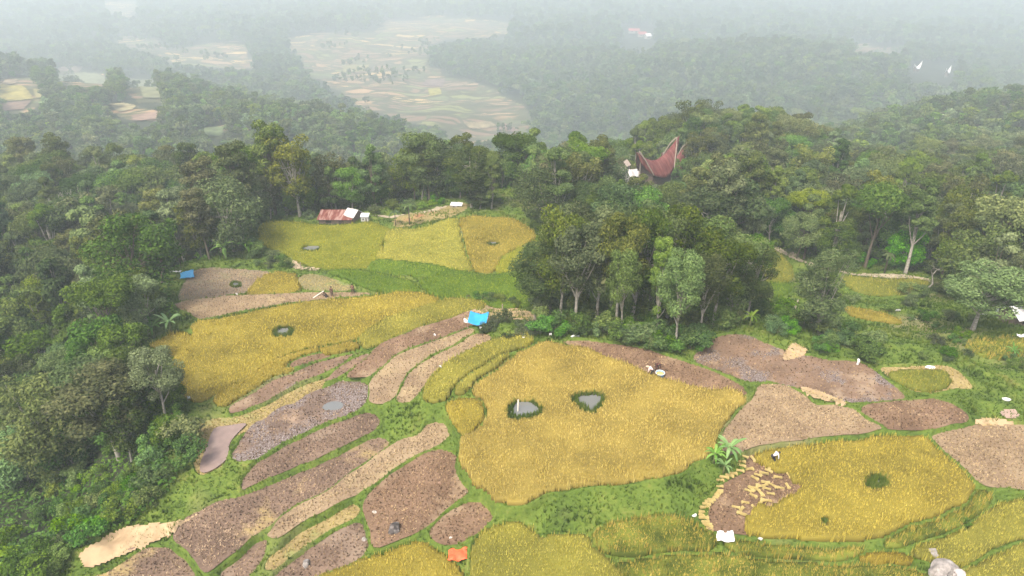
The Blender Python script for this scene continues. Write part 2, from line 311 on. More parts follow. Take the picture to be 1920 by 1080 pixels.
def mesh_np(name, V, F, mats=(), rnd=None, midx=None, smooth_=False):
    """V (n,3), F (m,k) indices"""
    me = bpy.data.meshes.new(name); V = np.ascontiguousarray(V, np.float32); F = np.ascontiguousarray(F, np.int32); m, k = F.shape
    me.vertices.add(len(V)); me.vertices.foreach_set('co', V.ravel()); me.loops.add(m * k); me.loops.foreach_set('vertex_index', F.ravel())
    me.polygons.add(m); me.polygons.foreach_set('loop_start', np.arange(0, m * k, k, dtype=np.int32))
    if midx is not None: me.polygons.foreach_set('material_index', np.asarray(midx, np.int32))
    if smooth_: me.polygons.foreach_set('use_smooth', np.ones(m, bool))
    for q in mats: me.materials.append(q)
    if rnd is not None:
        a = me.attributes.new('rnd', 'FLOAT', 'POINT'); a.data.foreach_set('value', np.asarray(rnd, np.float32))
    me.update(calc_edges=True); return me
def tag(o, label=None, cat=None, group=None, kind=None):
    if label: o['label'] = label
    if cat: o['category'] = cat
    if group: o['group'] = group
    if kind: o['kind'] = kind
    return o
def empty(name, loc, rz=0.0, sc=1.0):
    o = bpy.data.objects.new(name, None); COL.objects.link(o); o.location = loc; o.rotation_euler = (0, 0, rz); o.scale = (sc, sc, sc) if isinstance(sc, (int, float)) else sc
    o.empty_display_size = .3; return o
def copy_tree(o, parent=None):
    c = o.copy(); COL.objects.link(c); c.parent = parent
    for ch in o.children: copy_tree(ch, c)
    return c
class MB:
    def __init__(s): s.bm = bmesh.new()
    def box(s, c, d, rot=(0, 0, 0), bev=0.0):
        M = Matrix.Translation(c) @ Matrix.Rotation(rot[2], 4, 'Z') @ Matrix.Rotation(rot[1], 4, 'Y') @ Matrix.Rotation(rot[0], 4, 'X') @ Matrix.Diagonal((*d, 1))
        r = bmesh.ops.create_cube(s.bm, size=1, matrix=M)
        if bev:
            es = {e for v in r['verts'] for e in v.link_edges}; bmesh.ops.bevel(s.bm, geom=list(es), offset=bev, segments=1, affect='EDGES')
        return s
    def tube(s, P, rad, n=6, cap=True):
        P = [Vector(p) for p in P]; rad = [rad] * len(P) if isinstance(rad, (int, float)) else rad; rings = []; up = Vector((.13, .31, .94)).normalized()
        for i, p in enumerate(P):
            t = (P[min(i + 1, len(P) - 1)] - P[max(i - 1, 0)]).normalized()
            a = t.cross(up if abs(t.dot(up)) < .95 else Vector((1, 0, 0))).normalized(); b = t.cross(a)
            rings.append([s.bm.verts.new(p + (a * math.cos(2 * math.pi * k / n) + b * math.sin(2 * math.pi * k / n)) * rad[i]) for k in range(n)])
        for A, B in zip(rings, rings[1:]):
            for k in range(n): s.bm.faces.new((A[k], B[k], B[(k + 1) % n], A[(k + 1) % n]))
        if cap: s.bm.faces.new(rings[0]); s.bm.faces.new(rings[-1][::-1])
        return s
    def poly(s, pts): s.bm.faces.new([s.bm.verts.new(p) for p in pts]); return s
    def grid(s, fn, nu, nv):
        g = [[s.bm.verts.new(fn(i / nu, j / nv)) for j in range(nv + 1)] for i in range(nu + 1)]
        for i in range(nu):
            for j in range(nv): s.bm.faces.new((g[i][j], g[i + 1][j], g[i + 1][j + 1], g[i][j + 1]))
        return s
    def build(s, name, mat, parent=None, smooth_=False, thick=0):
        bmesh.ops.recalc_face_normals(s.bm, faces=s.bm.faces[:])
        me = bpy.data.meshes.new(name); s.bm.to_mesh(me); s.bm.free(); me.materials.append(mat)
        if smooth_: me.polygons.foreach_set('use_smooth', np.ones(len(me.polygons), bool))
        o = link(name, me, parent)
        if thick: q = o.modifiers.new('thickness', 'SOLIDIFY'); q.thickness = thick
        return o
# ------------------------------------------------------------------ ground object
VALLEY = [
 [(548,72),(620,60),(700,62),(720,40),(840,30),(960,40),(930,65),(850,75),(805,85),(803,120),(830,140),(880,152),(940,170),(985,195),(1003,240),(960,252),(900,266),(850,268),(830,240),(760,225),(700,205),(650,180),(590,150),(560,110)],
 [(195,72),(260,68),(330,92),(400,76),(460,84),(480,132),(420,130),(330,116),(270,96)],
 [(0,148),(62,146),(88,190),(50,213),(0,213)], [(100,128),(200,138),(212,155),(150,162),(100,150)], [(236,146),(290,148),(312,190),(260,192),(235,165)],
 [(200,195),(250,197),(303,210),(299,228),(240,230),(203,212)], [(370,243),(430,236),(420,262),(380,262)], [(190,4),(260,4),(257,30),(205,26)],
 [(1590,82),(1700,88),(1688,101),(1600,96)], [(540,72),(600,74),(600,95),(545,95)], [(890,42),(960,42),(950,62),(880,64)]]
def in_any(px, py, polys):
    r = np.zeros(px.shape, bool)
    for P in polys: r |= pip(px, py, P)
    return r
zone = np.zeros((NV, NU, 4), np.float32)
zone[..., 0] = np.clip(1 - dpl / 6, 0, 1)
PXg, PYg = project(XG, YG, ZG)
far_ = (YG > 300); VPOLY = [smooth(p, 1) for p in VALLEY]
zone[..., 1] = far_ * in_any(PXg + 14 * vnoise(XG, YG, 60, 61), PYg + 5 * vnoise(XG, YG, 45, 62), VPOLY)
V = np.stack([XG, YG, ZG], -1).reshape(-1, 3)
I = np.arange(NU * NV).reshape(NV, NU); F = np.stack([I[:-1, :-1], I[:-1, 1:], I[1:, 1:], I[1:, :-1]], -1).reshape(-1, 4)
def ground_mat():
    m, nt, b = new_mat('hillside'); g = N(nt, 'ShaderNodeNewGeometry').outputs['Position']
    z = N(nt, 'ShaderNodeAttribute', attribute_name='zone'); sx = N(nt, 'ShaderNodeSeparateColor'); nt.links.new(z.outputs['Color'], sx.inputs[0])
    n1 = noise(nt, .35, 5, g); n2 = noise(nt, 3.2, 4, g); n3 = noise(nt, .06, 3, g)
    f = math_(nt, 'ADD', math_(nt, 'MULTIPLY', n1, .6), math_(nt, 'MULTIPLY', n2, .4))
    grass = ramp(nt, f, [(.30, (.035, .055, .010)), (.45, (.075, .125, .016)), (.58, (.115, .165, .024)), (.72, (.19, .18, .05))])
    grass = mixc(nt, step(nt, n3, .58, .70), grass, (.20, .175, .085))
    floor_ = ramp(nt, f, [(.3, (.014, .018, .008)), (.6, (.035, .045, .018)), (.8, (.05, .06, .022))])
    # terraced paddies seen far away: long cells with banks between them
    mp = N(nt, 'ShaderNodeMapping'); mp.inputs['Scale'].default_value = (.014, .034, 0); nt.links.new(g, mp.inputs[0])
    wv = N(nt, 'ShaderNodeTexNoise'); wv.inputs['Scale'].default_value = .012; nt.links.new(g, wv.inputs['Vector'])
    ad = N(nt, 'ShaderNodeVectorMath', operation='MULTIPLY_ADD'); nt.links.new(wv.outputs['Color'], ad.inputs[0]); ad.inputs[1].default_value = (2.2, 2.2, 0); nt.links.new(mp.outputs[0], ad.inputs[2])
    vo = N(nt, 'ShaderNodeTexVoronoi'); vo.inputs['Scale'].default_value = 1.3; nt.links.new(ad.outputs[0], vo.inputs['Vector'])
    ve = N(nt, 'ShaderNodeTexVoronoi', feature='DISTANCE_TO_EDGE'); ve.inputs['Scale'].default_value = 1.3; nt.links.new(ad.outputs[0], ve.inputs['Vector'])
    sc = N(nt, 'ShaderNodeSeparateColor'); nt.links.new(vo.outputs['Color'], sc.inputs[0])
    ter = ramp(nt, sc.outputs[0], [(.0, (.15, .095, .07)), (.30, (.30, .20, .12)), (.45, (.20, .13, .095)), (.6, (.44, .32, .15)), (.72, (.14, .17, .06)), (.84, (.26, .18, .12)), (.93, (.08, .12, .04))], 'CONSTANT')
    ter = mixc(nt, step(nt, ve.outputs['Distance'], .12, .06), ter, (.018, .034, .012))
    sp3 = N(nt, 'ShaderNodeSeparateXYZ'); nt.links.new(g, sp3.inputs[0]); lw = noise(nt, .006, 4, g, .6)
    ln_ = math_(nt, 'FRACT', math_(nt, 'ADD', math_(nt, 'MULTIPLY', sp3.outputs[1], 1 / 25), math_(nt, 'MULTIPLY', lw, 7)))
    ter = mixc(nt, step(nt, ln_, .30, .22), ter, (.018, .034, .012)); ter = mixc(nt, step(nt, noise(nt, .03, 4, g, .6), .58, .62), ter, (.05, .08, .03))
    ter = mixc(nt, .25, ter, ramp(nt, n2, [(.3, (.06, .07, .03)), (.7, (.3, .24, .14))])); ter = mixc(nt, 1.0, ter, (1.25, 1.2, 1.1), 'MULTIPLY')
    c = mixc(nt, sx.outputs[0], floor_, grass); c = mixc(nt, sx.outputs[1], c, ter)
    nt.links.new(c, b.inputs['Base Color']); b.inputs['Roughness'].default_value = .9
    bp = N(nt, 'ShaderNodeBump'); bp.inputs['Strength'].default_value = .5; bp.inputs['Distance'].default_value = .15; nt.links.new(n2, bp.inputs['Height']); nt.links.new(bp.outputs[0], b.inputs['Normal'])
    return m
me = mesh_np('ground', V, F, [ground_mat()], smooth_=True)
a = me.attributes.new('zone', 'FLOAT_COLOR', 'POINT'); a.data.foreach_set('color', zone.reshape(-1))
tag(link('ground', me), 'green terraced hillside falling away into a deep valley', kind='structure')
# ------------------------------------------------------------------ tufts of grass, straw and rice: many thin blades
def tufts(C, nb, rad, h, wid, lean=1.0, hj=.35, col=None, cj=.25):
    """C (n,3) tuft feet -> triangles; every blade rises from the foot and leans outwards"""
    n = len(C); th = RG.random((n, nb)) * 2 * math.pi; rr = rad * (.35 + .8 * RG.random((n, nb))) * lean
    hh = (h[:, None] if isinstance(h, np.ndarray) else h) * (1 - hj + 2 * hj * RG.random((n, nb))); d = np.stack([np.cos(th), np.sin(th)], -1); p = np.stack([-d[..., 1], d[..., 0]], -1)
    base = C[:, None, :2] + d * rr[..., None] * .25; w = wid * (.6 + .8 * RG.random((n, nb)))[..., None] * .5
    A = np.concatenate([base - p * w, np.repeat(C[:, None, 2:], nb, 1)], -1); B = np.concatenate([base + p * w, np.repeat(C[:, None, 2:], nb, 1)], -1)
    T = np.concatenate([C[:, None, :2] + d * rr[..., None], C[:, None, 2:] + hh[..., None]], -1)
    V = np.stack([A, B, T], 2).reshape(-1, 3); F = np.arange(len(V)).reshape(-1, 3)
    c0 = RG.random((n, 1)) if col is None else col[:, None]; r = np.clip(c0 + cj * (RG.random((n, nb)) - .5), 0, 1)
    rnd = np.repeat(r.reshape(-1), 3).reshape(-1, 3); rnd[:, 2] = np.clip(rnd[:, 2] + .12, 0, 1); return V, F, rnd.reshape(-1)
def scatter_in(P, s, holes=(), grow=0.0):
    x0, y0 = P.min(0); x1, y1 = P.max(0); gx, gy = np.meshgrid(np.arange(x0, x1, s), np.arange(y0, y1, s)); gx = gx + (np.arange(len(gx)) % 2)[:, None] * s * .5
    gx = (gx + (RG.random(gx.shape) - .5) * s * .7).ravel(); gy = (gy + (RG.random(gy.shape) - .5) * s * .7).ravel()
    k = pip(gx, gy, P)
    for h in holes: k &= ~pip(gx, gy, h)
    return gx[k], gy[k]
def join(parts):
    Vs, Fs, Rs, Ms = [], [], [], []; o = 0
    for V_, F_, r_, m_ in parts:
        Vs.append(V_); Fs.append(F_ + o); Rs.append(r_); Ms.append(np.full(len(F_), m_)); o += len(V_)
    return np.concatenate(Vs), np.concatenate(Fs), np.concatenate(Rs), np.concatenate(Ms)
G_ = lambda *a: [(p, c) for p, c in a]
RICE = {  # colours of the standing crop, from its shaded stems to its bright ears
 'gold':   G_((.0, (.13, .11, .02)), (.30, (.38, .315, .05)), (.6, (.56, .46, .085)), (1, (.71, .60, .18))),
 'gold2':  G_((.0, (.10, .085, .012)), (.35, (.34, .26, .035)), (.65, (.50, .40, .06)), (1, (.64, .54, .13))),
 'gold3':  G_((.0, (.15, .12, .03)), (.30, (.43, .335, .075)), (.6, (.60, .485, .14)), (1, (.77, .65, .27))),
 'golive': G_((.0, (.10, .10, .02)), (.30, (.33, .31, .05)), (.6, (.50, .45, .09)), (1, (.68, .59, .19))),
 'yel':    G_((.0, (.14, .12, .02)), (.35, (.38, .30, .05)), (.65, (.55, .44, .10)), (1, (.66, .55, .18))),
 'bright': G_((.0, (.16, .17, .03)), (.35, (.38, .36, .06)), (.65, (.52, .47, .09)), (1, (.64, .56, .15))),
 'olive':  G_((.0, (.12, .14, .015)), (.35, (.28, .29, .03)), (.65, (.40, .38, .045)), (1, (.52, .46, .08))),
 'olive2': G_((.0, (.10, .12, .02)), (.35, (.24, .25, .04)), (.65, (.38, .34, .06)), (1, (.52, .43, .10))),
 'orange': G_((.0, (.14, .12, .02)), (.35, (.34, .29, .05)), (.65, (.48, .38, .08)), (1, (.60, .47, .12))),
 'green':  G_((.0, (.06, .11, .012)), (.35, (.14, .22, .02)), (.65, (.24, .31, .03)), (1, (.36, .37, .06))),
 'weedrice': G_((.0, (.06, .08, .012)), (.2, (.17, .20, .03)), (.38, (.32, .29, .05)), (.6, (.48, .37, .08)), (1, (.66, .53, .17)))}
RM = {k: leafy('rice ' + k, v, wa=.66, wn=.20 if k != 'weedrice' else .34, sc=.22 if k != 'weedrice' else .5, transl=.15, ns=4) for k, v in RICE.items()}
def soil(name, cols, straw, wet=0.0, wetcol=(.30, .28, .30), sc=.35):
    m, nt, b = new_mat(name); g = N(nt, 'ShaderNodeNewGeometry').outputs['Position']
    n1 = noise(nt, sc, 4, g); n2 = noise(nt, 6, 4, g); c = ramp(nt, math_(nt, 'ADD', math_(nt, 'MULTIPLY', n1, .5), math_(nt, 'MULTIPLY', n2, .5)), cols)
    c = mixc(nt, step(nt, noise(nt, sc * .8, 5, g, .65), .54, .66), c, straw)
    b.inputs['Roughness'].default_value = .85
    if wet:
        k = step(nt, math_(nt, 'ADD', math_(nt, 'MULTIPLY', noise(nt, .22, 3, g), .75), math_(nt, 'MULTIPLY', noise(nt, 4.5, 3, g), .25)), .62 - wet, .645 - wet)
        c = mixc(nt, k, c, mixc(nt, step(nt, noise(nt, 6.5, 3, g, .7), .50, .58), (.12, .088, .07), (.29, .25, .225))); r = N(nt, 'ShaderNodeMix', data_type='FLOAT'); nt.links.new(k, r.inputs[0]); r.inputs[2].default_value = .85; r.inputs[3].default_value = .2  # wet patches: pale speckle paints in the sky's reflection along with straw film
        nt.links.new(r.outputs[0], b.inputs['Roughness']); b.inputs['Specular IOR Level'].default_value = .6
    nt.links.new(c, b.inputs['Base Color']); bp = N(nt, 'ShaderNodeBump'); bp.inputs['Strength'].default_value = .3; bp.inputs['Distance'].default_value = .08
    nt.links.new(n2, bp.inputs['Height']); nt.links.new(bp.outputs[0], b.inputs['Normal']); return m
BR = [(.35, (.092, .055, .033)), (.5, (.160, .102, .062)), (.65, (.24, .158, .10))]; PU = [(.35, (.085, .056, .040)), (.5, (.148, .102, .072)), (.65, (.225, .158, .11))]
TA = [(.35, (.15, .105, .065)), (.5, (.24, .175, .105)), (.65, (.33, .255, .155))]; YE = [(.35, (.16, .12, .05)), (.5, (.27, .21, .09)), (.65, (.36, .29, .13))]
SM = {'brown': soil('soil brown', BR, (.26, .19, .12)), 'purple': soil('soil purple', PU, (.24, .18, .13)), 'mixp': soil('soil with mouldy straw', PU, (.30, .23, .10), sc=.25),
 'tan': soil('soil tan', TA, (.32, .25, .14)), 'tan2': soil('soil pale', TA, (.20, .14, .085)), 'grey': soil('soil grey', [(.35, (.15, .115, .075)), (.65, (.26, .21, .15))], (.22, .20, .11)),
 'yel': soil('soil under straw', YE, (.22, .23, .08)), 'weedy': soil('soil weedy', [(.35, (.14, .13, .05)), (.65, (.27, .23, .12))], (.15, .2, .05)), 'straw': soil('soil strawy', YE, (.36, .29, .15)),
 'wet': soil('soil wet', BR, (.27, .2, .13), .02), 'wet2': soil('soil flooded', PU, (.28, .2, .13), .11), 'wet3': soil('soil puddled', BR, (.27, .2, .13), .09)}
STUB = {k: leafy('stubble ' + k, v, wa=.9, wn=.2, sc=.4, transl=.1) for k, v in {
 'b': G_((.0, (.07, .042, .027)), (.5, (.29, .195, .112)), (1, (.57, .43, .25))), 'p': G_((.0, (.07, .047, .033)), (.5, (.27, .19, .125)), (1, (.56, .43, .28))),
 't': G_((.0, (.15, .10, .06)), (.5, (.36, .27, .15)), (1, (.56, .44, .26))), 'y': G_((.0, (.16, .13, .04)), (.5, (.36, .30, .10)), (1, (.55, .46, .18)))}.items()}
STK = dict(brown='b', purple='p', mixp='p', tan='t', tan2='t', grey='t', yel='y', weedy='y', straw='y', wet='b', wet2='p', wet3='b')
POND = {  # fish refuge ponds: water outline, ring outline, host field
 'P1': ('B1', [(962,769),(969,757),(990,755),(1004,763),(1010,771),(998,777),(968,781)], [(950,770),(958,754),(975,748),(1000,750),(1018,766),(1012,779),(990,785),(958,785)]),
 'P2': ('B1', [(1082,750),(1095,744),(1122,744),(1125,754),(1110,770),(1096,762)], [(1070,746),(1088,736),(1126,735),(1134,748),(1122,770),(1108,776),(1084,763)]),
 'P3': ('G2', [(520,622),(530,617),(542,618),(538,626),(522,627)], [(512,622),(522,612),(545,612),(552,620),(542,630),(518,631)]),
 'P4': ('F1', [(569,464),(580,460),(598,461),(598,467),(585,470),(571,469)], [(567,464),(578,458),(600,459),(601,468),(585,472),(569,471)]),
 'P5': ('F3', [(915,456),(925,452),(936,456),(925,459)], [(912,456),(925,450),(939,456),(925,461)]),
 'P6': ('S1', [(436,533),(444,531),(449,534),(440,537)], [(430,534),(440,528),(452,531),(452,538),(438,540)]),
 'P7': ('S8', [(610,762),(622,756),(636,757),(636,764),(615,766)], [(605,763),(618,753),(640,754),(641,766),(612,770)]),
 'P8': ('HG', [(1633,903),(1643,896),(1656,899),(1654,908),(1640,911)], [(1620,902),(1636,888),(1662,892),(1670,905),(1655,916),(1630,914)]),
 'P9': ('HG', [(1540,972),(1548,967),(1553,972),(1551,980),(1541,980)], [(1539,972),(1548,966),(1554,972),(1552,981),(1540,981)])}
def wpoly(P, L, k=3):
    P = np.array(P, float); x, y = on_plane(P[:, 0], P[:, 1], L); return smooth(np.stack([x, y], 1), k)
HOLES = {}
for nm, (host, wat, ring) in POND.items():
    L = FIELDS[host]['L']; HOLES.setdefault(host, []).append(wpoly(ring, L + (.35 if FIELDS[host]['ty'] == 'R' else 0)))
def expand(P, e):
    a = np.roll(P, -1, 0) - np.roll(P, 1, 0); n = np.stack([a[:, 1], -a[:, 0]], 1); n /= np.linalg.norm(n, axis=1)[:, None] + 1e-9
    ar = np.sum(P[:, 0] * np.roll(P[:, 1], -1) - P[:, 1] * np.roll(P[:, 0], -1)); return P + n * e * (1 if ar > 0 else -1)
LOOKW = {'gold': 'deep golden', 'gold2': 'golden', 'gold3': 'wide ochre-golden', 'golive': 'olive-gold', 'yel': 'straw-yellow', 'bright': 'pale yellow', 'olive': 'yellow-green', 'olive2': 'olive-yellow', 'orange': 'orange-yellow', 'green': 'green', 'weedrice': 'weedy brown-gold'}
def ngon(P, z):
    bm = bmesh.new(); f = bm.faces.new([bm.verts.new((x, y, z)) for x, y in P]); f.normal_update()
    if f.normal.z < 0: f.normal_flip()
    bmesh.ops.triangulate(bm, faces=[f]); me = bpy.data.meshes.new('t'); bm.to_mesh(me); bm.free()
    V_ = np.array([v.co[:] for v in me.vertices]); F_ = np.array([p.vertices[:] for p in me.polygons]); bpy.data.meshes.remove(me); return V_, F_
for f in FIELDS.values():
    P, L, lk = f['P'], f['L'], f['look']; dist = float(np.hypot(P[:, 1].mean(), HC)); hl = HOLES.get(f['name'], [])
    if f['ty'] == 'S':
        E = expand(P, .12); V_, F_ = ngon(E, L); parts = [(V_, F_, np.zeros(len(V_)), 0)]
        s = .29 if dist < 75 else .38; x, y = scatter_in(P, s, hl); nz = vnoise(x, y, 3, 21) * .22 + vnoise(x, y, .9, 22) * .15
        dE = -pdist(x, y, P); nz = nz + .10 * np.sin((x * math.cos(f['L'] * 3) + y * math.sin(f['L'] * 3)) * 6.28 / .9) - .38 * np.clip(1 - dE / .55, 0, 1)
        thin = RG.random(len(x)) < np.where(dE < .45, .45, .92 if 'wet' not in lk else .55); x, y, nz = x[thin], y[thin], nz[thin]
        col = np.clip(.45 + nz + (RG.random(len(x)) - .5) * .9, 0, 1)
        tv = tufts(np.stack([x, y, np.full(len(x), L - .01)], 1), 6, .13, .15, .08, col=col); parts.append((*tv, 1))
        k = RG.random(len(x)) < .35
        tv = tufts(np.stack([x[k], y[k], np.full(k.sum(), L + .01)], 1), 2, .28, .05, .05, col=np.clip(col[k] + .2, 0, 1)); parts.append((*tv, 1))
        if lk in ('yel', 'weedy', 'mixp', 'tan', 'tan2', 'straw', 'grey'):
            xx, yy = scatter_in(P, .5, hl); k = vnoise(xx, yy, 2.2, 23) > .15; xx, yy = xx[k], yy[k]
            tv = tufts(np.stack([xx, yy, np.full(len(xx), L)], 1), 6, .35, .12, .05, col=np.clip(.55 + .4 * RG.random(len(xx)), 0, 1)); parts.append((*tv, 1))
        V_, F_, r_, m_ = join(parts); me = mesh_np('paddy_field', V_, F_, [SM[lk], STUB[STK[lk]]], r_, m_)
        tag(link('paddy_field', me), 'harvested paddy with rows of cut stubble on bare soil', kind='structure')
    else:
        s = .34 if dist < 90 else .5; top = L + .42; E = P; x0, y0 = P.min(0); x1, y1 = P.max(0); nx = int((x1 - x0) / s) + 2; ny = int((y1 - y0) / s) + 2
        gx, gy = np.meshgrid(x0 + s * np.arange(nx), y0 + s * np.arange(ny)); cx_ = gx + s / 2; cy_ = gy + s / 2
        K = pip(cx_, cy_, P)
        for h in hl: K &= ~pip(cx_, cy_, h)
        gx2, gy2 = np.meshgrid(x0 + s * np.arange(nx + 1), y0 + s * np.arange(ny + 1)); gz = top + .07 * vnoise(gx2, gy2, 1.4, 31) + .04 * (RG.random(gx2.shape) - .5)
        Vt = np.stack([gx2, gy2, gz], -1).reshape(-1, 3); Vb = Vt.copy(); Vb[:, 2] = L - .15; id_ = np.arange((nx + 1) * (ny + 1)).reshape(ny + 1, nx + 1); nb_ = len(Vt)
        q = np.stack([id_[:-1, :-1], id_[:-1, 1:], id_[1:, 1:], id_[1:, :-1]], -1)[K]; Ws = []
        Kp = np.pad(K, 1)
        for (dy, dx, a_, b_) in ((0, -1, 3, 0), (0, 1, 1, 2), (-1, 0, 0, 1), (1, 0, 2, 3)):
            e = K & ~Kp[1 + dy:ny + 1 + dy, 1 + dx:nx + 1 + dx]; qq = np.stack([id_[:-1, :-1], id_[:-1, 1:], id_[1:, 1:], id_[1:, :-1]], -1)[e]
            Ws.append(np.stack([qq[:, a_], qq[:, a_] + nb_, qq[:, b_] + nb_, qq[:, b_]], -1))
        Q = np.concatenate([q] + Ws); T = np.concatenate([Q[:, [0, 1, 2]], Q[:, [0, 2, 3]]]); VV = np.concatenate([Vt, Vb])
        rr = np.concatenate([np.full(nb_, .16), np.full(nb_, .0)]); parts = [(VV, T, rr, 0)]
        sp = .27 if dist < 70 else (.34 if dist < 100 else .46); x, y = scatter_in(expand(P, .08), sp, hl)
        patch = vnoise(x, y, 1.6, 32) * .10 + vnoise(x, y, 5, 33) * .08
        if f['name'] == 'B1': px_, py_ = project(x, y, L); patch -= .35 * np.exp(-(((px_ - 1130) / 60) ** 2 + ((py_ - 880) / 18) ** 2)) * RG.random(len(x))
        if f['name'] == 'HG': patch -= np.where((vnoise(x, y, .9, 34) > .55) & (x > 33), .35, 0)
        ed = np.clip(pdist(x, y, P) * -1 / .5, 0, 1) if len(x) * len(P) < 3e7 else 1
        if lk == 'weedrice': patch = vnoise(x, y, 1.2, 36) * .28 + vnoise(x, y, 4, 37) * .2 + .02
        col = np.clip(.63 + patch + (RG.random(len(x)) - .5) * .55 + (1 - ed) * .12, 0, 1)
        hz = np.full(len(x), top - .12) + .1 * vnoise(x, y, 1.4, 31); z0 = np.where(ed < .6, L - .05, hz) if not np.isscalar(ed) else hz
        hh = np.where(z0 < top - .3, .70, .28) * (1 + .25 * vnoise(x, y, .8, 38)) * (1.15 if lk == 'weedrice' else 1)
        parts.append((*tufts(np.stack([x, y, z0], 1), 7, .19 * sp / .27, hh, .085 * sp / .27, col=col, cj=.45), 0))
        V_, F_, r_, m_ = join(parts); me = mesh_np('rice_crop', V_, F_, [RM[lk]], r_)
        tag(link('rice_crop', me), LOOKW[lk] + ' standing rice filling a terrace', kind='stuff')
# ------------------------------------------------------------------ trees
def greens(k=1.0, dark=(.022, .040, .010), mid=(.075, .115, .024), lite=(.165, .205, .048), tip=(.28, .29, .09)):
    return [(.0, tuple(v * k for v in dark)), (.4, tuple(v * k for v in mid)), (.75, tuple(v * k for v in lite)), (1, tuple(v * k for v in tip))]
LEAF = {'forest': leafy('leaves forest', greens(1.22), wa=.65, wn=.12, sc=.02, wo=.32, transl=.3),
        'dark': leafy('leaves dark', greens(.92), wa=.75, wn=.1, sc=.05, wo=.15, transl=.25),
        'pale': leafy('leaves pale', greens(1.3, mid=(.095, .14, .04), lite=(.19, .25, .08)), wa=.7, wn=.1, sc=.05, wo=.2, transl=.3),
        'olive': leafy('leaves olive', greens(1.0, mid=(.10, .12, .03), lite=(.21, .22, .065), tip=(.36, .34, .13)), wa=.75, wn=.1, sc=.05, wo=.15, transl=.3),
        'bush': leafy('leaves bush', greens(1.45, mid=(.065, .12, .02), lite=(.15, .23, .04), tip=(.28, .34, .10)), wa=.7, wn=.15, sc=.2, wo=.25, transl=.3),
        'grey': leafy('leaves grey green', greens(1.1, mid=(.07, .09, .045), lite=(.15, .18, .09), tip=(.26, .28, .16)), wa=.8, wn=.15, sc=.2, wo=.1, transl=.25),
        'banana': leafy('banana leaves', [(.0, (.05, .10, .02)), (.5, (.14, .26, .045)), (1, (.30, .42, .12))], wa=.8, wn=.1, sc=.5, wo=.15, transl=.35),
        'palm': leafy('palm fronds', [(.0, (.03, .055, .02)), (.5, (.08, .13, .045)), (1, (.19, .24, .11))], wa=.8, wn=.1, sc=.5, wo=.2, transl=.3)}
BARK = {'pale': plain('bark pale', (.34, .32, .27), .85, .3, 3, .3, dirt=(.14, .13, .10)), 'brown': plain('bark brown', (.12, .10, .075), .9, .3, 3, .3)}
def limbs_np(segs, n=5):
    """segs: list of (points, radii) -> quads"""
    V, F = [], []; o = 0
    for P, r in segs:
        P = np.array(P, float)
        for i, p in enumerate(P):
            t = P[min(i + 1, len(P) - 1)] - P[max(i - 1, 0)]; t /= np.linalg.norm(t) + 1e-9
            a = np.cross(t, (0.2, .9, .3)); a /= np.linalg.norm(a) + 1e-9; b = np.cross(t, a)
            for k in range(n): q = 2 * math.pi * k / n; V.append(p + (a * math.cos(q) + b * math.sin(q)) * r[i])
        for i in range(len(P) - 1):
            for k in range(n): A = o + i * n; F.append((A + k, A + (k + 1) % n, A + n + (k + 1) % n, A + n + k))
        o += len(P) * n
    return np.array(V), np.array(F)
def leaf_quads(C, Nn, size, flat=.0):
    n = len(C); r = RG.normal(size=(n, 3)); Nn = Nn + r * .55; Nn /= np.linalg.norm(Nn, axis=1)[:, None] + 1e-9
    a = np.cross(Nn, RG.normal(size=(n, 3))); a /= np.linalg.norm(a, axis=1)[:, None] + 1e-9; b = np.cross(Nn, a); s = (size * (.55 + .9 * RG.random(n)))[:, None]
    V = np.stack([C - a * s, C - b * s * .6, C + a * s, C + b * s * .6], 1).reshape(-1, 3); return V, np.arange(4 * n).reshape(-1, 4)
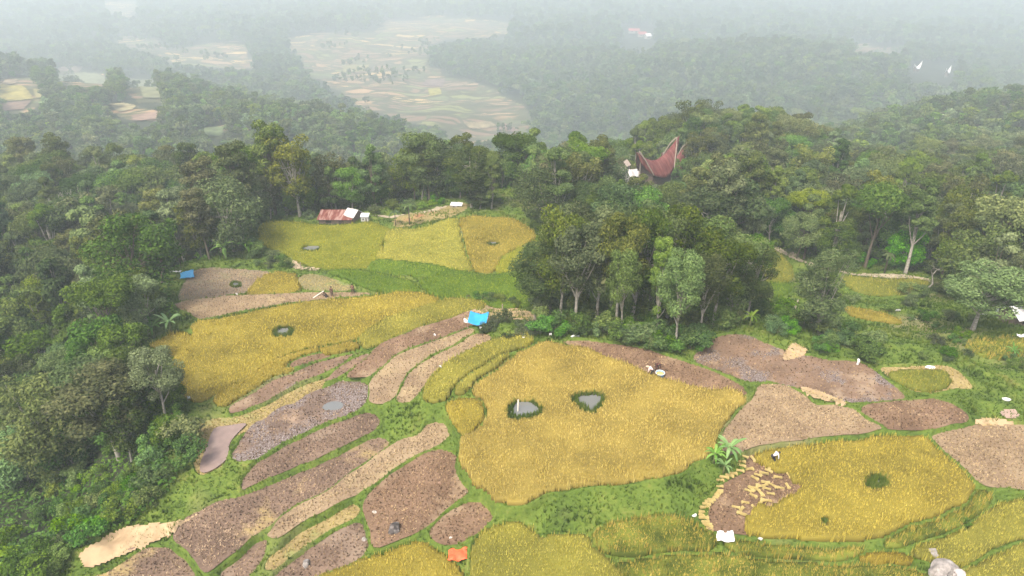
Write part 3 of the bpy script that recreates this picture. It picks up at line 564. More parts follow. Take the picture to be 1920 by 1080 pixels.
def make_tree(seed, H=12, Rc=4, z0=4, kind='round', nleaf=3000, ls=.28, ncl=26, bare=.0):
    """a tree as (wood quads, leaf quads, leaf values); H crown top, z0 crown foot, Rc crown radius"""
    global RG; keep = RG; RG = np.random.default_rng(seed); rr = RG.random
    lean = (rr(2) - .5) * H * .08; hub = np.array([lean[0], lean[1], z0 * .9]); segs = []
    segs.append(([(0, 0, -.8), (0, 0, .2), (lean[0] * .4, lean[1] * .4, z0 * .5), tuple(hub), (lean[0] * 1.5, lean[1] * 1.5, z0 + (H - z0) * .55)], [H * .024, H * .020, H * .015, H * .012, H * .005]))
    cl = []
    for i in range(ncl):
        q = rr() * 2 * math.pi; v = rr() ** .8
        if kind == 'round': e = math.sqrt(max(0, 1 - (v * 1.9 - .95) ** 2)); z = z0 + (H - z0) * (v * .86 + .04)
        elif kind == 'umbrella': e = .5 + .5 * rr(); z = H - (H - z0) * .5 * (e ** 2) * (.5 + .5 * rr()) - .6
        elif kind == 'tall': e = (1 - v) ** .5 * .8 + .15; z = z0 + (H - z0) * (v * .93)
        else: e = .35 + .65 * rr(); z = z0 + (H - z0) * v * .9                      # 'open'
        rad = Rc * e * (.55 + .4 * rr()); cr = Rc * (.20 + .20 * rr()) * (1.15 if kind == 'round' else 1)
        c = np.array([lean[0] + rad * math.cos(q), lean[1] + rad * math.sin(q), z]); cl.append((c, cr))
        if i % 2 == 0 or kind == 'open':
            t = .25 + .6 * rr(); st = hub * (1 - t * .35) if rr() < .3 else hub + (np.array([lean[0] * 1.5, lean[1] * 1.5, z0 + (H - z0) * .55]) - hub) * rr() * .9
            if st[2] < c[2] + .5: segs.append(([tuple(st), tuple(st * .5 + c * .5 + (0, 0, -.25)), tuple(c)], [H * .007, H * .005, H * .002]))
    Wv, Wf = limbs_np(segs); cc = np.array([c for c, _ in cl]); cr = np.array([r for _, r in cl]); wgt = cr ** 2; k = RG.choice(len(cl), nleaf, p=wgt / wgt.sum())
    d = RG.normal(size=(nleaf, 3)); d[:, 2] = d[:, 2] * .8 + .25; d /= np.linalg.norm(d, axis=1)[:, None]; rad = cr[k] * (.55 + .5 * rr(nleaf) ** .6)
    P = cc[k] + d * rad[:, None] * np.array([1, 1, .72]); cv = RG.random(len(cl))
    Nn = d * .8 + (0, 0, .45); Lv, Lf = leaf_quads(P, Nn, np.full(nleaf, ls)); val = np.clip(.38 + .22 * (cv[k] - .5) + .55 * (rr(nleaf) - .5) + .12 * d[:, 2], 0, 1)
    RG = keep; return Wv, Wf, Lv, Lf, np.repeat(val, 4)
def tree_meshes(nm, leaf, bark='pale', **k):
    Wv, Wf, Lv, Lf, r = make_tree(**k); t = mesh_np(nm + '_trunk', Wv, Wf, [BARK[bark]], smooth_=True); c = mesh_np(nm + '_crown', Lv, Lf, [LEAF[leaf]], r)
    V_ = np.concatenate([Wv, Lv]); F_ = np.concatenate([Wf, Lf + len(Wv)]); rr = np.concatenate([np.zeros(len(Wv)), r]); mi = np.concatenate([np.zeros(len(Wf)), np.ones(len(Lf))])
    return t, c, (V_, F_, rr, mi, [BARK[bark], LEAF[leaf]]), k.get('H', 12)
SPEC = [('round', 12, 4.2, 3.5, 26, 'forest'), ('round', 11, 3.6, 3, 22, 'pale'), ('tall', 14, 3.0, 4, 26, 'forest'), ('umbrella', 13, 4.6, 6, 24, 'forest'),
        ('open', 13, 3.8, 4, 44, 'olive'), ('round', 10, 4.6, 2, 30, 'dark'), ('tall', 12, 2.6, 3, 22, 'pale'), ('umbrella', 11, 4.0, 4.5, 22, 'dark'), ('tall', 14, 2.3, 5.5, 34, 'pale'), ('open', 15, 2.9, 6, 42, 'olive'), ('round', 9, 3.6, 2, 24, 'bush')]
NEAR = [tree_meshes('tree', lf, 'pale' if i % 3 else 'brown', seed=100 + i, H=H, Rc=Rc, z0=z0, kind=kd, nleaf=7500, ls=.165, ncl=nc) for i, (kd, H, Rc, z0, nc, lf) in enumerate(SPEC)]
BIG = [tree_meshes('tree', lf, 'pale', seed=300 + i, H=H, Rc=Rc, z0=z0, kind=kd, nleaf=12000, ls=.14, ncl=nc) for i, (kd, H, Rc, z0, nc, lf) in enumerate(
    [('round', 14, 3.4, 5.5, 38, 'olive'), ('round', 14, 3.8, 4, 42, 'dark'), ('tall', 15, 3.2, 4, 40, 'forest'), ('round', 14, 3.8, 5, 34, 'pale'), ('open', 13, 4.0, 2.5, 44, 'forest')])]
BUSH = [tree_meshes('bush', lf, 'brown', seed=400 + i, H=2.6, Rc=1.7, z0=.3, kind='round', nleaf=1500, ls=.12, ncl=16) for i, lf in enumerate(['bush', 'forest', 'grey', 'bush'])]
# ---- where nothing tall stands
OPEN = [smooth(p, 1) for p in [
 [(100,1130),(165,1045),(330,945),(395,890),(352,800),(340,745),(318,690),(290,655),(290,628),(368,604),(322,568),(318,500),(480,500),(493,420),(595,412),(595,395),(690,393),(700,405),(860,385),(935,372),(1040,370),(1040,430),(1000,445),(975,500),(985,570),(1100,655),(1310,640),(1420,615),(1700,690),(2500,690),(2900,1300),(100,1300)],
 [(1395,440),(1470,474),(1520,500),(1600,512),(1720,518),(1760,530),(1800,575),(1870,600),(2300,600),(2300,690),(1700,690),(1420,615),(1430,540)],
 [(1700,120),(1795,120),(1795,155),(1700,155)], [(1160,55),(1230,55),(1230,90),(1160,90)]] ] + [p for p in VPOLY]
def blocked(x, y, z, h):
    r = np.zeros(x.shape, bool)
    for t in (0, .5, .92):
        px, py = project(x, y, z + h * t); q = in_any(px, py, OPEN); rp = .26 * h * FPX / np.hypot(y, HC)
        if t > 0: q |= (y < 112) & (in_any(px + rp, py, OPEN[:1]) | in_any(px - rp, py, OPEN[:1]))
        if t < .9: q &= ~((y > 112) & (y < 230) & (px < 1065))      # feet hidden behind the rim of the fields
        r |= q
    px, py = project(x, y, z + h * .9); r |= (y < 168) & pip(px, py, [(1148, 235), (1318, 230), (1322, 325), (1255, 345), (1150, 350)]); r |= np.hypot(x - 36, y - 163) < 9
    return r
def ring(y0, y1, s, umax=.86):
    xs, ys = [], []; y = y0
    while y < y1:
        n = int(2 * umax * y / s) + 2; xs.append(-umax * y + s * (np.arange(n) + RG.random(n) * .8)); ys.append(y + s * (RG.random(n) - .5) * .9); y += s * .9
    return np.concatenate(xs), np.concatenate(ys)
def forest_pts(y0, y1, s, sc, umax=.86):
    x, y = ring(y0, y1, s, umax); z = zat(x, y); h = np.full(len(x), 12.0) * sc * (.72 + .6 * RG.random(len(x)) ** 1.3); k = ~blocked(x, y, z, h)
    px, py = project(x, y, z); inside = pip(x, y, PLAT) & (((px > 300) & (px < 1000)) | ((px > 960) & (px < 1450) & (y < 104))); k &= ~inside; return x[k], y[k], z[k], h[k] / 12
LOD2 = []
for i, (kd, H, Rc, z0, nc, lf) in enumerate(SPEC):
    Wv, Wf, Lv, Lf, r = make_tree(500 + i, H, Rc * 1.05, z0, kd, 1100, .42, nc); V_ = np.concatenate([Wv, Lv]); F_ = np.concatenate([Wf, Lf + len(Wv)])
    LOD2.append(mesh_np('wood', V_, F_, [BARK['brown'], LEAF['forest' if lf == 'olive' else lf]], np.concatenate([np.zeros(len(Wv)), r]), np.concatenate([np.zeros(len(Wf)), np.ones(len(Lf))])))
LOD3 = []
for i, (kd, H, Rc, z0, nc, lf) in enumerate(SPEC):
    Wv, Wf, Lv, Lf, r = make_tree(600 + i, H, Rc * 1.1, z0, kd, 420, .72, 16); LOD3.append(mesh_np('wood', Lv, Lf, [LEAF['forest' if i % 2 else 'dark']], r))
def stuff_forest(name, label, x, y, z, s, protos):
    """a far wood as ONE object whose geometry nodes set a whole tree on each of its points"""
    me = bpy.data.meshes.new(name); me.vertices.add(len(x)); me.vertices.foreach_set('co', np.stack([x, y, z - .3], 1).astype(np.float32).ravel())
    for an, ty, v in (('sc', 'FLOAT', s), ('rz', 'FLOAT', RG.random(len(x)) * 6.28), ('pi', 'INT', RG.integers(0, len(protos), len(x)))):
        a = me.attributes.new(an, ty, 'POINT'); a.data.foreach_set('value', v.astype(np.int32 if ty == 'INT' else np.float32))
    o = link(name, me); tag(o, label, kind='stuff'); pc = bpy.data.collections.new(name + ' kinds')
    for i, p in enumerate(protos): q = bpy.data.objects.new('%s_kind_%02d' % (name, i), p); pc.objects.link(q)
    g = bpy.data.node_groups.new(name, 'GeometryNodeTree'); g.interface.new_socket('Geometry', in_out='INPUT', socket_type='NodeSocketGeometry'); g.interface.new_socket('Geometry', in_out='OUTPUT', socket_type='NodeSocketGeometry')
    gi = g.nodes.new('NodeGroupInput'); go = g.nodes.new('NodeGroupOutput'); ip = g.nodes.new('GeometryNodeInstanceOnPoints'); ci = g.nodes.new('GeometryNodeCollectionInfo')
    ci.inputs['Collection'].default_value = pc; ci.inputs['Separate Children'].default_value = True; ci.inputs['Reset Children'].default_value = True
    def att(n, t): q = g.nodes.new('GeometryNodeInputNamedAttribute'); q.data_type = t; q.inputs['Name'].default_value = n; return [s_ for s_ in q.outputs if s_.enabled and s_.name == 'Attribute'][0]
    cx = g.nodes.new('ShaderNodeCombineXYZ'); g.links.new(att('rz', 'FLOAT'), cx.inputs[2]); g.links.new(gi.outputs[0], ip.inputs['Points']); g.links.new(ci.outputs[0], ip.inputs['Instance'])
    ip.inputs['Pick Instance'].default_value = True; g.links.new(att('pi', 'INT'), ip.inputs['Instance Index']); g.links.new(cx.outputs[0], ip.inputs['Rotation']); g.links.new(att('sc', 'FLOAT'), ip.inputs['Scale'])
    g.links.new(ip.outputs[0], go.inputs[0]); o.modifiers.new('trees', 'NODES').node_group = g; return o
# ---- near forest: trees one by one, the rest of the nearer slopes as woods
x1, y1, z1, s1 = forest_pts(34, 255, 4.6, .96, .95)
s1 = np.where((x1 > 40) & (y1 > 140), s1 * 1.08, s1)
PX1, PY1 = project(x1, y1, z1 + 8 * s1); vis = (PX1 > -60) & (PX1 < 1980) & (PY1 < 1120)
# shrub belt at the lower left instead of trees
belt = (PX1 < 380) & (PY1 > 800); s1 = np.where(belt, s1 * .45, s1); s1 = np.where((y1 < 78) & (PX1 < 420), s1 * .8, s1)
dep = np.hypot(y1, HC); idx = np.where(vis & ~belt)[0]
from_cam = idx[np.argsort(dep[idx] / s1[idx])]
# seen from the camera: cast a line to each crown and keep those whose top is not buried behind nearer crowns
colh = {}; chosen = []
for i in from_cam:
    c = int(PX1[i] // 14); top = project(x1[i], y1[i], z1[i] + 12 * s1[i])[1]; w_ = max(1, int(4 * s1[i] * FPX / dep[i] / 14))
    hor = min(colh.get(q, 1200) for q in range(c - w_ // 2, c + w_ // 2 + 1)) if w_ < 3 else sorted(colh.get(q, 1200) for q in range(c - w_ // 2, c + w_ // 2 + 1))[w_ // 2]
    if top < hor - 3: chosen.append(i)
    for q in range(c - w_ // 2, c + w_ // 2 + 1): colh[q] = min(colh.get(q, 1200), top)
chosen = chosen[:255]
print('trees near', len(x1), 'chosen', len(chosen))
def ztree(px, y):
    if px < 520: return ('crowded broadleaf tree of the forest on the slope left of the paddies', 'forest trees on the left slope') if y < 130 else ('tree on the far rim of the left forest, against the misty ridge', 'trees on the rim of the left forest')
    if px < 850: return ('tree of the dark wood behind the rusty-roofed shed', 'trees behind the shed')
    if px < 1150: return ('tree of the wood beyond the grassy knoll, in front of the misty valley', 'trees beyond the knoll')
    if px < 1620: return ('tree of the dense forested hill on the right, around the saddle-roofed house', 'trees on the right hill')
    return ('tree of the forest at the right edge, above the footpath', 'trees at the right edge')
PRO = {}
def place_tree(kit, x, y, z, s, rz, label, group, name='tree', cat='tree', sz=None):
    r = empty(name, (x, y, z - .1), rz, (s, s, sz or s)); tag(r, label, cat, group)
    t = link('trunk' if cat != 'bush' else 'stem', kit[0], r); c = link('crown' if cat != 'bush' else 'foliage', kit[1], r); return r
cs = set(chosen)
for i in chosen:
    lb, gp = ztree(PX1[i], y1[i]); ki = int(RG.integers(0, len(NEAR)))
    if PX1[i] < 430 and y1[i] < 80: ki = (10, 1, 6, 10, 2, 4, 10, 1)[ki % 8]
    place_tree(NEAR[ki], x1[i], y1[i], z1[i], s1[i], RG.random() * 6.28, lb, gp)
rest = np.array([i not in cs for i in range(len(x1))]) & ~belt
LN = [mesh_np('wood', k[2][0], k[2][1], k[2][4], k[2][2], k[2][3]) for k in NEAR]
stuff_forest('wood', 'remaining crowded trees of the forest around the paddies', x1[rest], y1[rest], z1[rest], s1[rest], LN)
x2, y2, z2, s2 = forest_pts(255, 640, 6.6, 1.0); stuff_forest('distant_wood', 'hazy woods on the ridges beyond the paddies', x2, y2, z2, s2 * .95, LOD2)
xv, yv = ring(600, 1500, 13, .8); zv = zat(xv, yv); pxv, pyv = project(xv, yv, zv); kv = in_any(pxv, pyv, VPOLY) & (vnoise(xv, yv, 55, 81) + .6 * vnoise(xv, yv, 22, 82) > .52); xv, yv, zv = xv[kv], yv[kv], zv[kv]
x3, y3, z3, s3 = forest_pts(640, 1350, 10.5, 1.35); x3, y3, z3, s3 = np.r_[x3, xv], np.r_[y3, yv], np.r_[z3, zv], np.r_[s3, .5 + .5 * RG.random(len(xv))]; x4, y4, z4, s4 = forest_pts(1350, 3000, 20, 2.2)
stuff_forest('far_wood', 'faint blue woods across the valley, fading into haze', np.r_[x3, x4], np.r_[y3, y4], np.r_[z3, z4], np.r_[s3, s4], LOD3)
print('mid', len(x2), 'far', len(x3), len(x4))
# ---- haze: the valley air
hb = MB(); hb.box((0, 2450, (-172 + 47) / 2), (14600, 5700, 172 + 47)); hm = bpy.data.materials.new('haze'); hm.use_nodes = True; hn = hm.node_tree
hn.nodes.remove(hn.nodes['Principled BSDF']); pv = hn.nodes.new('ShaderNodeVolumePrincipled'); pv.inputs['Density'].default_value = .00072; pv.inputs['Color'].default_value = (.81, .935, .99, 1)
pv.inputs['Anisotropy'].default_value = .1; hn.links.new(pv.outputs[0], hn.nodes['Material Output'].inputs['Volume']); tag(hb.build('haze', hm), 'pale valley haze', kind='stuff')
# ------------------------------------------------------------------ grass on banks and bunds
GR = leafy('grass', [(.0, (.022, .042, .008)), (.3, (.065, .12, .015)), (.6, (.12, .185, .022)), (.82, (.19, .235, .04)), (1, (.34, .31, .12))], wa=.75, wn=.55, sc=.35, transl=.25, ns=4)
def nearest(A, x, y):
    iu = np.clip(((x / y + 1.3) / 2.6 * (NU - 1)).round().astype(int), 0, NU - 1); iv = np.clip(np.searchsorted(VS, np.log(y)), 0, NV - 1); return A[iv, iu]
parts = []
for (ya, yb, s) in ((28, 62, .30), (62, 90, .40), (90, 140, .62)):
    gx, gy = np.meshgrid(np.arange(-62, 92, s), np.arange(ya, yb, s)); gx = (gx + (RG.random(gx.shape) - .5) * s * 1.8).ravel(); gy = (gy + (RG.random(gy.shape) - .5) * s * 1.8).ravel()
    dm = nearest(dmin, gx, gy); dp = nearest(dpl, gx, gy); k = (dm > .0) & (dp < 5) & (np.abs(gx / gy) < 1.0); gx, gy, dm = gx[k], gy[k], dm[k]
    n1 = vnoise(gx, gy, 2.6, 41); n2 = vnoise(gx, gy, .9, 42); hh = (.13 + .16 * np.clip(n1 + .3, 0, 1) * np.clip(dm, .3, 1) + .04 * np.exp(-(dm / .5) ** 2)) * (.7 + .6 * RG.random(len(gx))) * (1 + .5 * (ya > 60))
    col = np.clip(.46 + .26 * n1 + .16 * n2 + (RG.random(len(gx)) - .5) * .22 + .04 + .27 * np.exp(-(dm / .45) ** 2), 0, 1)
    parts.append((*tufts(np.stack([gx, gy, zat(gx, gy) - .03], 1), 6, .17 * s / .3, hh, .075 * s / .3, col=col), 0))
gx, gy = RG.uniform(-60, 88, 90000), RG.uniform(29, 120, 90000); dm = nearest(dmin, gx, gy); dp = nearest(dpl, gx, gy); n3 = vnoise(gx, gy, 1.7, 71) + .5 * vnoise(gx, gy, .7, 72); n4 = vnoise(gx, gy, 5.5, 73)
k = (dm > .35) & (dp < 5) & (np.abs(gx / gy) < .98) & (n3 > .28); gx, gy, n3, n4 = gx[k], gy[k], n3[k], n4[k]; dry = n4 > .30
parts.append((*tufts(np.stack([gx, gy, zat(gx, gy) - .03], 1), 7, .26, .20 + .34 * np.clip(n3 - .1, 0, 1), .075, col=np.clip(np.where(dry, .80, .30 + .35 * RG.random(len(gx))), 0, 1), cj=.35), 0))
V_, F_, r_, m_ = join(parts); tag(link('grass', mesh_np('grass', V_, F_, [GR], r_)), 'short green grass on the banks and bunds between the terraces', kind='stuff')
gx = RG.uniform(-125, 110, 420000); gy = RG.uniform(30, 150, 420000); k = (nearest(dpl, gx, gy) > .8) & (np.abs(gx / gy) < 1.15) & (gy < 70 + 80 * RG.random(len(gx))); gx, gy = gx[k], gy[k]
hm_ = np.clip(.55 + .9 * vnoise(gx, gy, 2.2, 91) + .4 * vnoise(gx, gy, .8, 92), .05, 1.6); P_ = np.stack([gx, gy, zat(gx, gy) + hm_ * (.35 + .65 * RG.random(len(gx)))], 1)
V_, F_ = leaf_quads(P_, np.tile([[0, 0, .8]], (len(P_), 1)), np.full(len(P_), .19)); tag(link('undergrowth', mesh_np('undergrowth', V_, F_, [LEAF['bush']], np.repeat(np.clip(.35 + .3 * vnoise(gx, gy, 3, 93) + .4 * (RG.random(len(gx)) - .5), 0, 1), 4))), 'leafy undergrowth covering the forest floor', kind='stuff')
# ------------------------------------------------------------------ ponds
WATER, nt, b = new_mat('pond water'); b.inputs['Base Color'].default_value = (.16, .17, .165, 1); b.inputs['Roughness'].default_value = .05; b.inputs['Specular IOR Level'].default_value = .8
MUD = plain('wet mud', (.24, .18, .155), .35, .12, 1.5, .1, spec=.5)
for nm, (host, wat, ring_) in POND.items():
    f = FIELDS[host]; L = f['L']; P = wpoly(wat, L, 3); E = wpoly(ring_, L + (.35 if f['ty'] == 'R' else 0), 3)
    if nm in ('P8', 'P9'): P = P * 0 + P.mean(0) + (P - P.mean(0)) * .25
    V_, F_ = ngon(expand(P, .3 if nm not in ('P8', 'P9') else 0), L + (.05 if f['ty'] == 'R' else .012)); me = mesh_np('water', V_, F_, [WATER]); tag(link('pond_water', me), 'small fish pond in a paddy', kind='structure')
    gx, gy = scatter_in(expand(E, .18 if f['ty'] == 'R' else 0), .17, [P]); q = (.30 if f['ty'] == 'R' else .10) * (.6 if nm in ('P5', 'P9', 'P4') else 1)
    if len(gx) and nm != 'P7':
        tv = tufts(np.stack([gx, gy, np.full(len(gx), L)], 1), 7, .16, np.full(len(gx), q + .2) * (.7 + .6 * RG.random(len(gx))), .08, col=np.clip(.40 + .45 * RG.random(len(gx)), 0, 1))
        tag(link('pond_grass', mesh_np('pond_grass', tv[0], tv[1], [GR], tv[2])), 'rank green grass ringing a small paddy pond', kind='stuff')
L7 = FIELDS['S7']['L']; V_, F_ = ngon(wpoly([(402,806),(430,800),(462,796),(450,810),(432,832),(426,862),(398,884),(378,888),(376,872),(388,840)], L7, 3), L7 + .16)
tag(link('mud_pool', mesh_np('mud_pool', V_, F_, [MUD])), 'smooth wet grey-purple mud pool', kind='structure')
# ------------------------------------------------------------------ sheets that lie on the ground: straw, bare soil, paths, distant plots
def drape(name, P, s, dz, mat, label, kind='structure', tuf=None, world=None):
    if world is None: Q = smooth(P, 1 if name == 'distant_plot' else 3); W_ = [hit(a, b) for a, b in Q]; W_ = np.array([(v.x, v.y) for v in W_])
    else: W_ = world
    x0, y0 = W_.min(0); x1_, y1_ = W_.max(0); nx = int((x1_ - x0) / s) + 2; ny = int((y1_ - y0) / s) + 2
    gx, gy = np.meshgrid(x0 + s * np.arange(nx + 1), y0 + s * np.arange(ny + 1)); K = pip(gx[:-1, :-1] + s / 2, gy[:-1, :-1] + s / 2, W_)
    id_ = np.arange(gx.size).reshape(gx.shape); q = np.stack([id_[:-1, :-1], id_[:-1, 1:], id_[1:, 1:], id_[1:, :-1]], -1)[K]
    gz = zat(gx, gy) + dz + .03 * vnoise(gx, gy, .7, 51); V_ = np.stack([gx, gy, gz], -1).reshape(-1, 3); T = np.concatenate([q[:, [0, 1, 2]], q[:, [0, 2, 3]]])
    parts = [(V_, T, np.zeros(len(V_)), 0)]; mats = [mat]
    if tuf:
        x, y = scatter_in(W_, tuf); parts.append((*tufts(np.stack([x, y, zat(x, y) + dz], 1), 6, .3, .12, .05, col=.35 + .6 * RG.random(len(x))), 1)); mats.append(STUB['y'])
    V_, F_, r_, m_ = join(parts); u, inv = np.unique(F_, return_inverse=True); me = mesh_np(name, V_[u], inv.reshape(F_.shape), mats, r_[u], m_)
    return tag(link(name, me), label, kind=kind)
STRAW = plain('spread straw', (.34, .26, .15), .9, .16, 2.5, .5); CHAFF = plain('chaff', (.40, .30, .175), .9, .14, 1.2, .3, dirt=(.30, .215, .12)); PATH = plain('trodden path', (.34, .29, .21), .9, .15, 2)
drape('chaff_ground', [(150,1050),(158,1034),(215,1000),(240,990),(290,984),(340,978),(372,966),(345,984),(322,1004),(290,1018),(230,1043),(170,1066)], .2, .16, CHAFF, 'pale threshing ground covered in rice chaff')
drape('straw_spread', [(868,594),(888,578),(930,573),(970,581),(1002,589),(1000,603),(960,600),(925,604),(900,612),(880,606)], .25, .12, STRAW, 'threshed straw spread on the terrace behind the blue tarpaulin', tuf=.45)
drape('straw_spread', [(1470,666),(1486,646),(1500,650),(1513,659),(1502,670),(1472,677)], .22, .16, CHAFF, 'heap of pale straw spilling over the bund', tuf=.5)
drape('straw_spread', [(1503,728),(1525,731),(1560,745),(1583,755),(1580,762),(1545,752),(1512,742)], .22, .14, CHAFF, 'pale straw strewn along the bund', tuf=.5)
drape('straw_spread', [(1828,791),(1850,785),(1880,788),(1900,795),(1880,800),(1842,800)], .2, .14, CHAFF, 'pale straw patch on the grass at the right', tuf=.5)
drape('bare_soil', [(1876,775),(1885,768),(1900,769),(1911,778),(1900,785),(1884,784)], .2, .12, plain('pinkish soil', (.34, .25, .2), .9), 'pinkish bare patch in the grass')
drape('straw_spread', [(553,487),(566,500),(600,505),(588,508),(560,505),(545,500)], .3, .1, plain('sandy soil', (.42, .33, .22), .9), 'sandy patch at the corner of the green field')
drape('rough_slope', [(738,424),(745,408),(800,396),(860,383),(880,385),(858,402),(800,418),(760,426)], .4, .1, soil('dry slope', [(.35, (.17, .15, .05)), (.65, (.32, .26, .12))], (.30, .16, .08)), 'dry grassy slope below the path', tuf=.9)
def ribbon(name, pts, w_, label, mat=PATH, dz=.12, s=.3):
    W_ = [hit(*p) for p in pts]; Lf, Rt = [], []
    for i, p in enumerate(W_):
        t = W_[min(i + 1, len(W_) - 1)] - W_[max(i - 1, 0)]; n = Vector((-t.y, t.x, 0)).normalized() * w_ / 2; Lf.append((p.x + n.x, p.y + n.y)); Rt.append((p.x - n.x, p.y - n.y))
    drape(name, None, s, dz, mat, label, world=np.array(Lf + Rt[::-1]))
ribbon('path', [(1392,442),(1425,452),(1470,474),(1500,489),(1525,499),(1560,509),(1600,515),(1660,518),(1710,522),(1760,531)], 1.5, 'pale footpath along the foot of the forested hill')
ribbon('path', [(700,404),(745,406),(790,400),(830,390),(862,380)], .8, 'pale path behind the yellow fields')
ribbon('path', [(1005,364),(1022,368),(1038,376)], 1.2, 'pale track over the grassy knoll')
C_ = lambda n, c: plain(n, tuple(v * .50 for v in c), .9, .4, .15)
for nm, P, c, lb in (('a', [(0,160),(40,162),(52,170),(64,187),(0,193)], (.50, .44, .12), 'bright yellow rice plot far away at the left edge'), ('b', [(0,196),(60,190),(45,206),(0,211)], (.34, .24, .17), 'brown plot below the bright yellow one'),
    ('c', [(0,152),(30,150),(30,158),(0,160)], (.45, .35, .22), 'tan plot at the left edge'), ('d', [(62,168),(78,170),(86,182),(68,186)], (.42, .38, .14), 'small yellow plot between trees'), ('e', [(247,218),(302,211),(299,225),(250,228)], (.48, .33, .24), 'pinkish harvested plot amid the misty trees'),
    ('f', [(205,197),(232,195),(256,200),(250,207),(222,212)], (.50, .44, .22), 'pale yellow plot amid the misty trees'), ('g', [(150,178),(195,176),(190,184),(152,186)], (.40, .33, .18), 'narrow tan plot'), ('h', [(802,167),(824,165),(828,178),(806,182)], (.50, .46, .08), 'small yellow plot in the far terraces'),
    ('i', [(640,122),(692,122),(690,135),(645,137)], (.42, .38, .14), 'dull yellow plot in the far terraces'), ('j', [(870,231),(920,229),(930,238),(880,242)], (.46, .38, .20), 'straw-coloured plot in the far terraces'), ('k', [(800,150),(835,148),(830,163),(790,160)], (.33, .23, .19), 'reddish brown plot in the far terraces'),
    ('l', [(945,232),(960,238),(965,250),(950,246)], (.46, .29, .22), 'pink bare strip in the far terraces'), ('m', [(105,140),(160,136),(205,148),(200,156),(120,154)], (.30, .33, .16), 'green plot beyond the left woods'), ('n', [(110,126),(155,126),(150,134),(105,133)], (.42, .32, .24), 'tan plot beyond the left woods'),
    ('o', [(240,146),(285,150),(305,185),(270,185)], (.32, .34, .17), 'green terrace plot amid the misty trees'), ('p', [(376,244),(425,238),(415,258),(382,258)], (.20, .27, .12), 'green clearing behind the near ridge')):
    drape('distant_plot', P, 1.2, .9, C_('plot ' + nm, c), lb)
# ------------------------------------------------------------------ hand-placed trees
def at_tree(px, py, top, kit, label, group=None, name='tree', cat='tree', wpx=None, rz=None):
    p = hit(px, py); h = max(2.0, top_for(p, top)); s = h / kit[3]; d = math.hypot(p.y, HC)
    r = place_tree(kit, p.x, p.y, p.z, s, random.random() * 6.28 if rz is None else rz, label, group, name, cat)
    if wpx: k = wpx * d / FPX / (8.6 * s) ; r.scale = (s * k, s * k, s)
    return r
GROVE = [(1010,592,438,120,1),(1050,600,372,110,1),(1079,612,418,120,0),(1118,600,385,120,2),(1155,612,395,110,0),(1185,603,372,120,1),(1218,600,383,120,4),(1250,595,372,120,1),(1266,655,462,90,3),(1300,600,395,130,4),(1335,612,420,120,1),(1370,600,432,110,4),(1400,598,450,90,1),(1030,585,400,110,2),(1100,580,368,110,1),(1145,575,362,120,1),(1205,575,368,120,2),(1280,570,380,120,1),(1340,570,400,120,2),(1385,570,430,100,1),(1165,628,455,70,3),(1310,635,468,80,0),(1065,575,385,110,4),(1232,628,440,80,2)]
GL = {1: 'tall dark-crowned tree of the grove in the middle of the fields', 0: 'tall pale-trunked tree with olive tufted crown in the central grove', 2: 'tall slim mid-green tree of the central grove', 3: 'light green slender tree at the front edge of the central grove', 4: 'open-branched olive green tree of the central grove'}
for a, b_, t, w_, k in GROVE: at_tree(a, b_, t, BIG[k], GL[k], 'trees of the central grove', wpx=w_)
at_tree(1535, 628, 462, BIG[4], 'lone bushy tree with a curving trunk, standing right of the central grove', wpx=118)
at_tree(1824, 618, 492, BIG[3], 'spreading pale olive tree shading the white-roofed hut', wpx=150)
at_tree(1895, 600, 470, BIG[4], 'pale feathery tree behind the white-roofed hut', wpx=110)
at_tree(922, 392, 285, BIG[2], 'tall thin tree standing alone on the knoll behind the fields', wpx=60)
at_tree(900, 392, 352, BIG[1], 'low round tree on the knoll above the orange-yellow field', wpx=60)
at_tree(884, 388, 268, BIG[1], 'tallest dark tree on the rim between fields and valley', wpx=95)
at_tree(312, 790, 655, BIG[3], 'young tree with white forked trunk by the edge of the golden field', wpx=100)
at_tree(225, 860, 690, BIG[0], 'big light green tree with several pale trunks, lower left', wpx=190)
at_tree(120, 900, 700, BIG[4], 'wide green tree at the lower left beside the big light green one', wpx=170)
at_tree(205, 520, 385, BIG[0], 'pale green tree with knotted crown and leaning white trunks in the left forest', wpx=60)
# bare trees
def bare_tree(px, py, top, label, seed=1, wood='pale'):
    rs = np.random.default_rng(seed); p = hit(px, py); h = top_for(p, top); segs = []
    def grow(a, d, l, r, n):
        m_ = a + d * l * .5 + rs.normal(size=3) * l * .06; b_ = a + d * l; segs.append(([a, m_, b_], [r, r * .8, r * .6]))
        if n:
            for _ in range(2 + int(rs.random() < .4)):
                e = d + rs.normal(size=3) * .45; e[2] = abs(e[2]) * .9 + .15; grow(b_ - d * l * .1 * rs.random(), e / np.linalg.norm(e), l * .62, r * .55, n - 1)
    grow(np.array([0, 0, -.3]), np.array([.12, 0, 1.]), h * .45, h * .018 + .05, 4); V_, F_ = limbs_np(segs)
    r = empty('bare_tree', p); tag(r, label, 'tree'); nt_ = len(segs[0][0]) * 5; link('trunk', mesh_np('trunk', V_[:15], F_[:10], [BARK[wood]], smooth_=True), r); link('branches', mesh_np('branches', V_[15:], F_[10:] - 15, [BARK[wood]], smooth_=True), r)
bare_tree(1736, 542, 474, 'leafless pale tree with forked branches at the end of the footpath', 3)
bare_tree(1878, 560, 440, 'leafless pale tree rising over the pale olive trees at the right edge', 8)
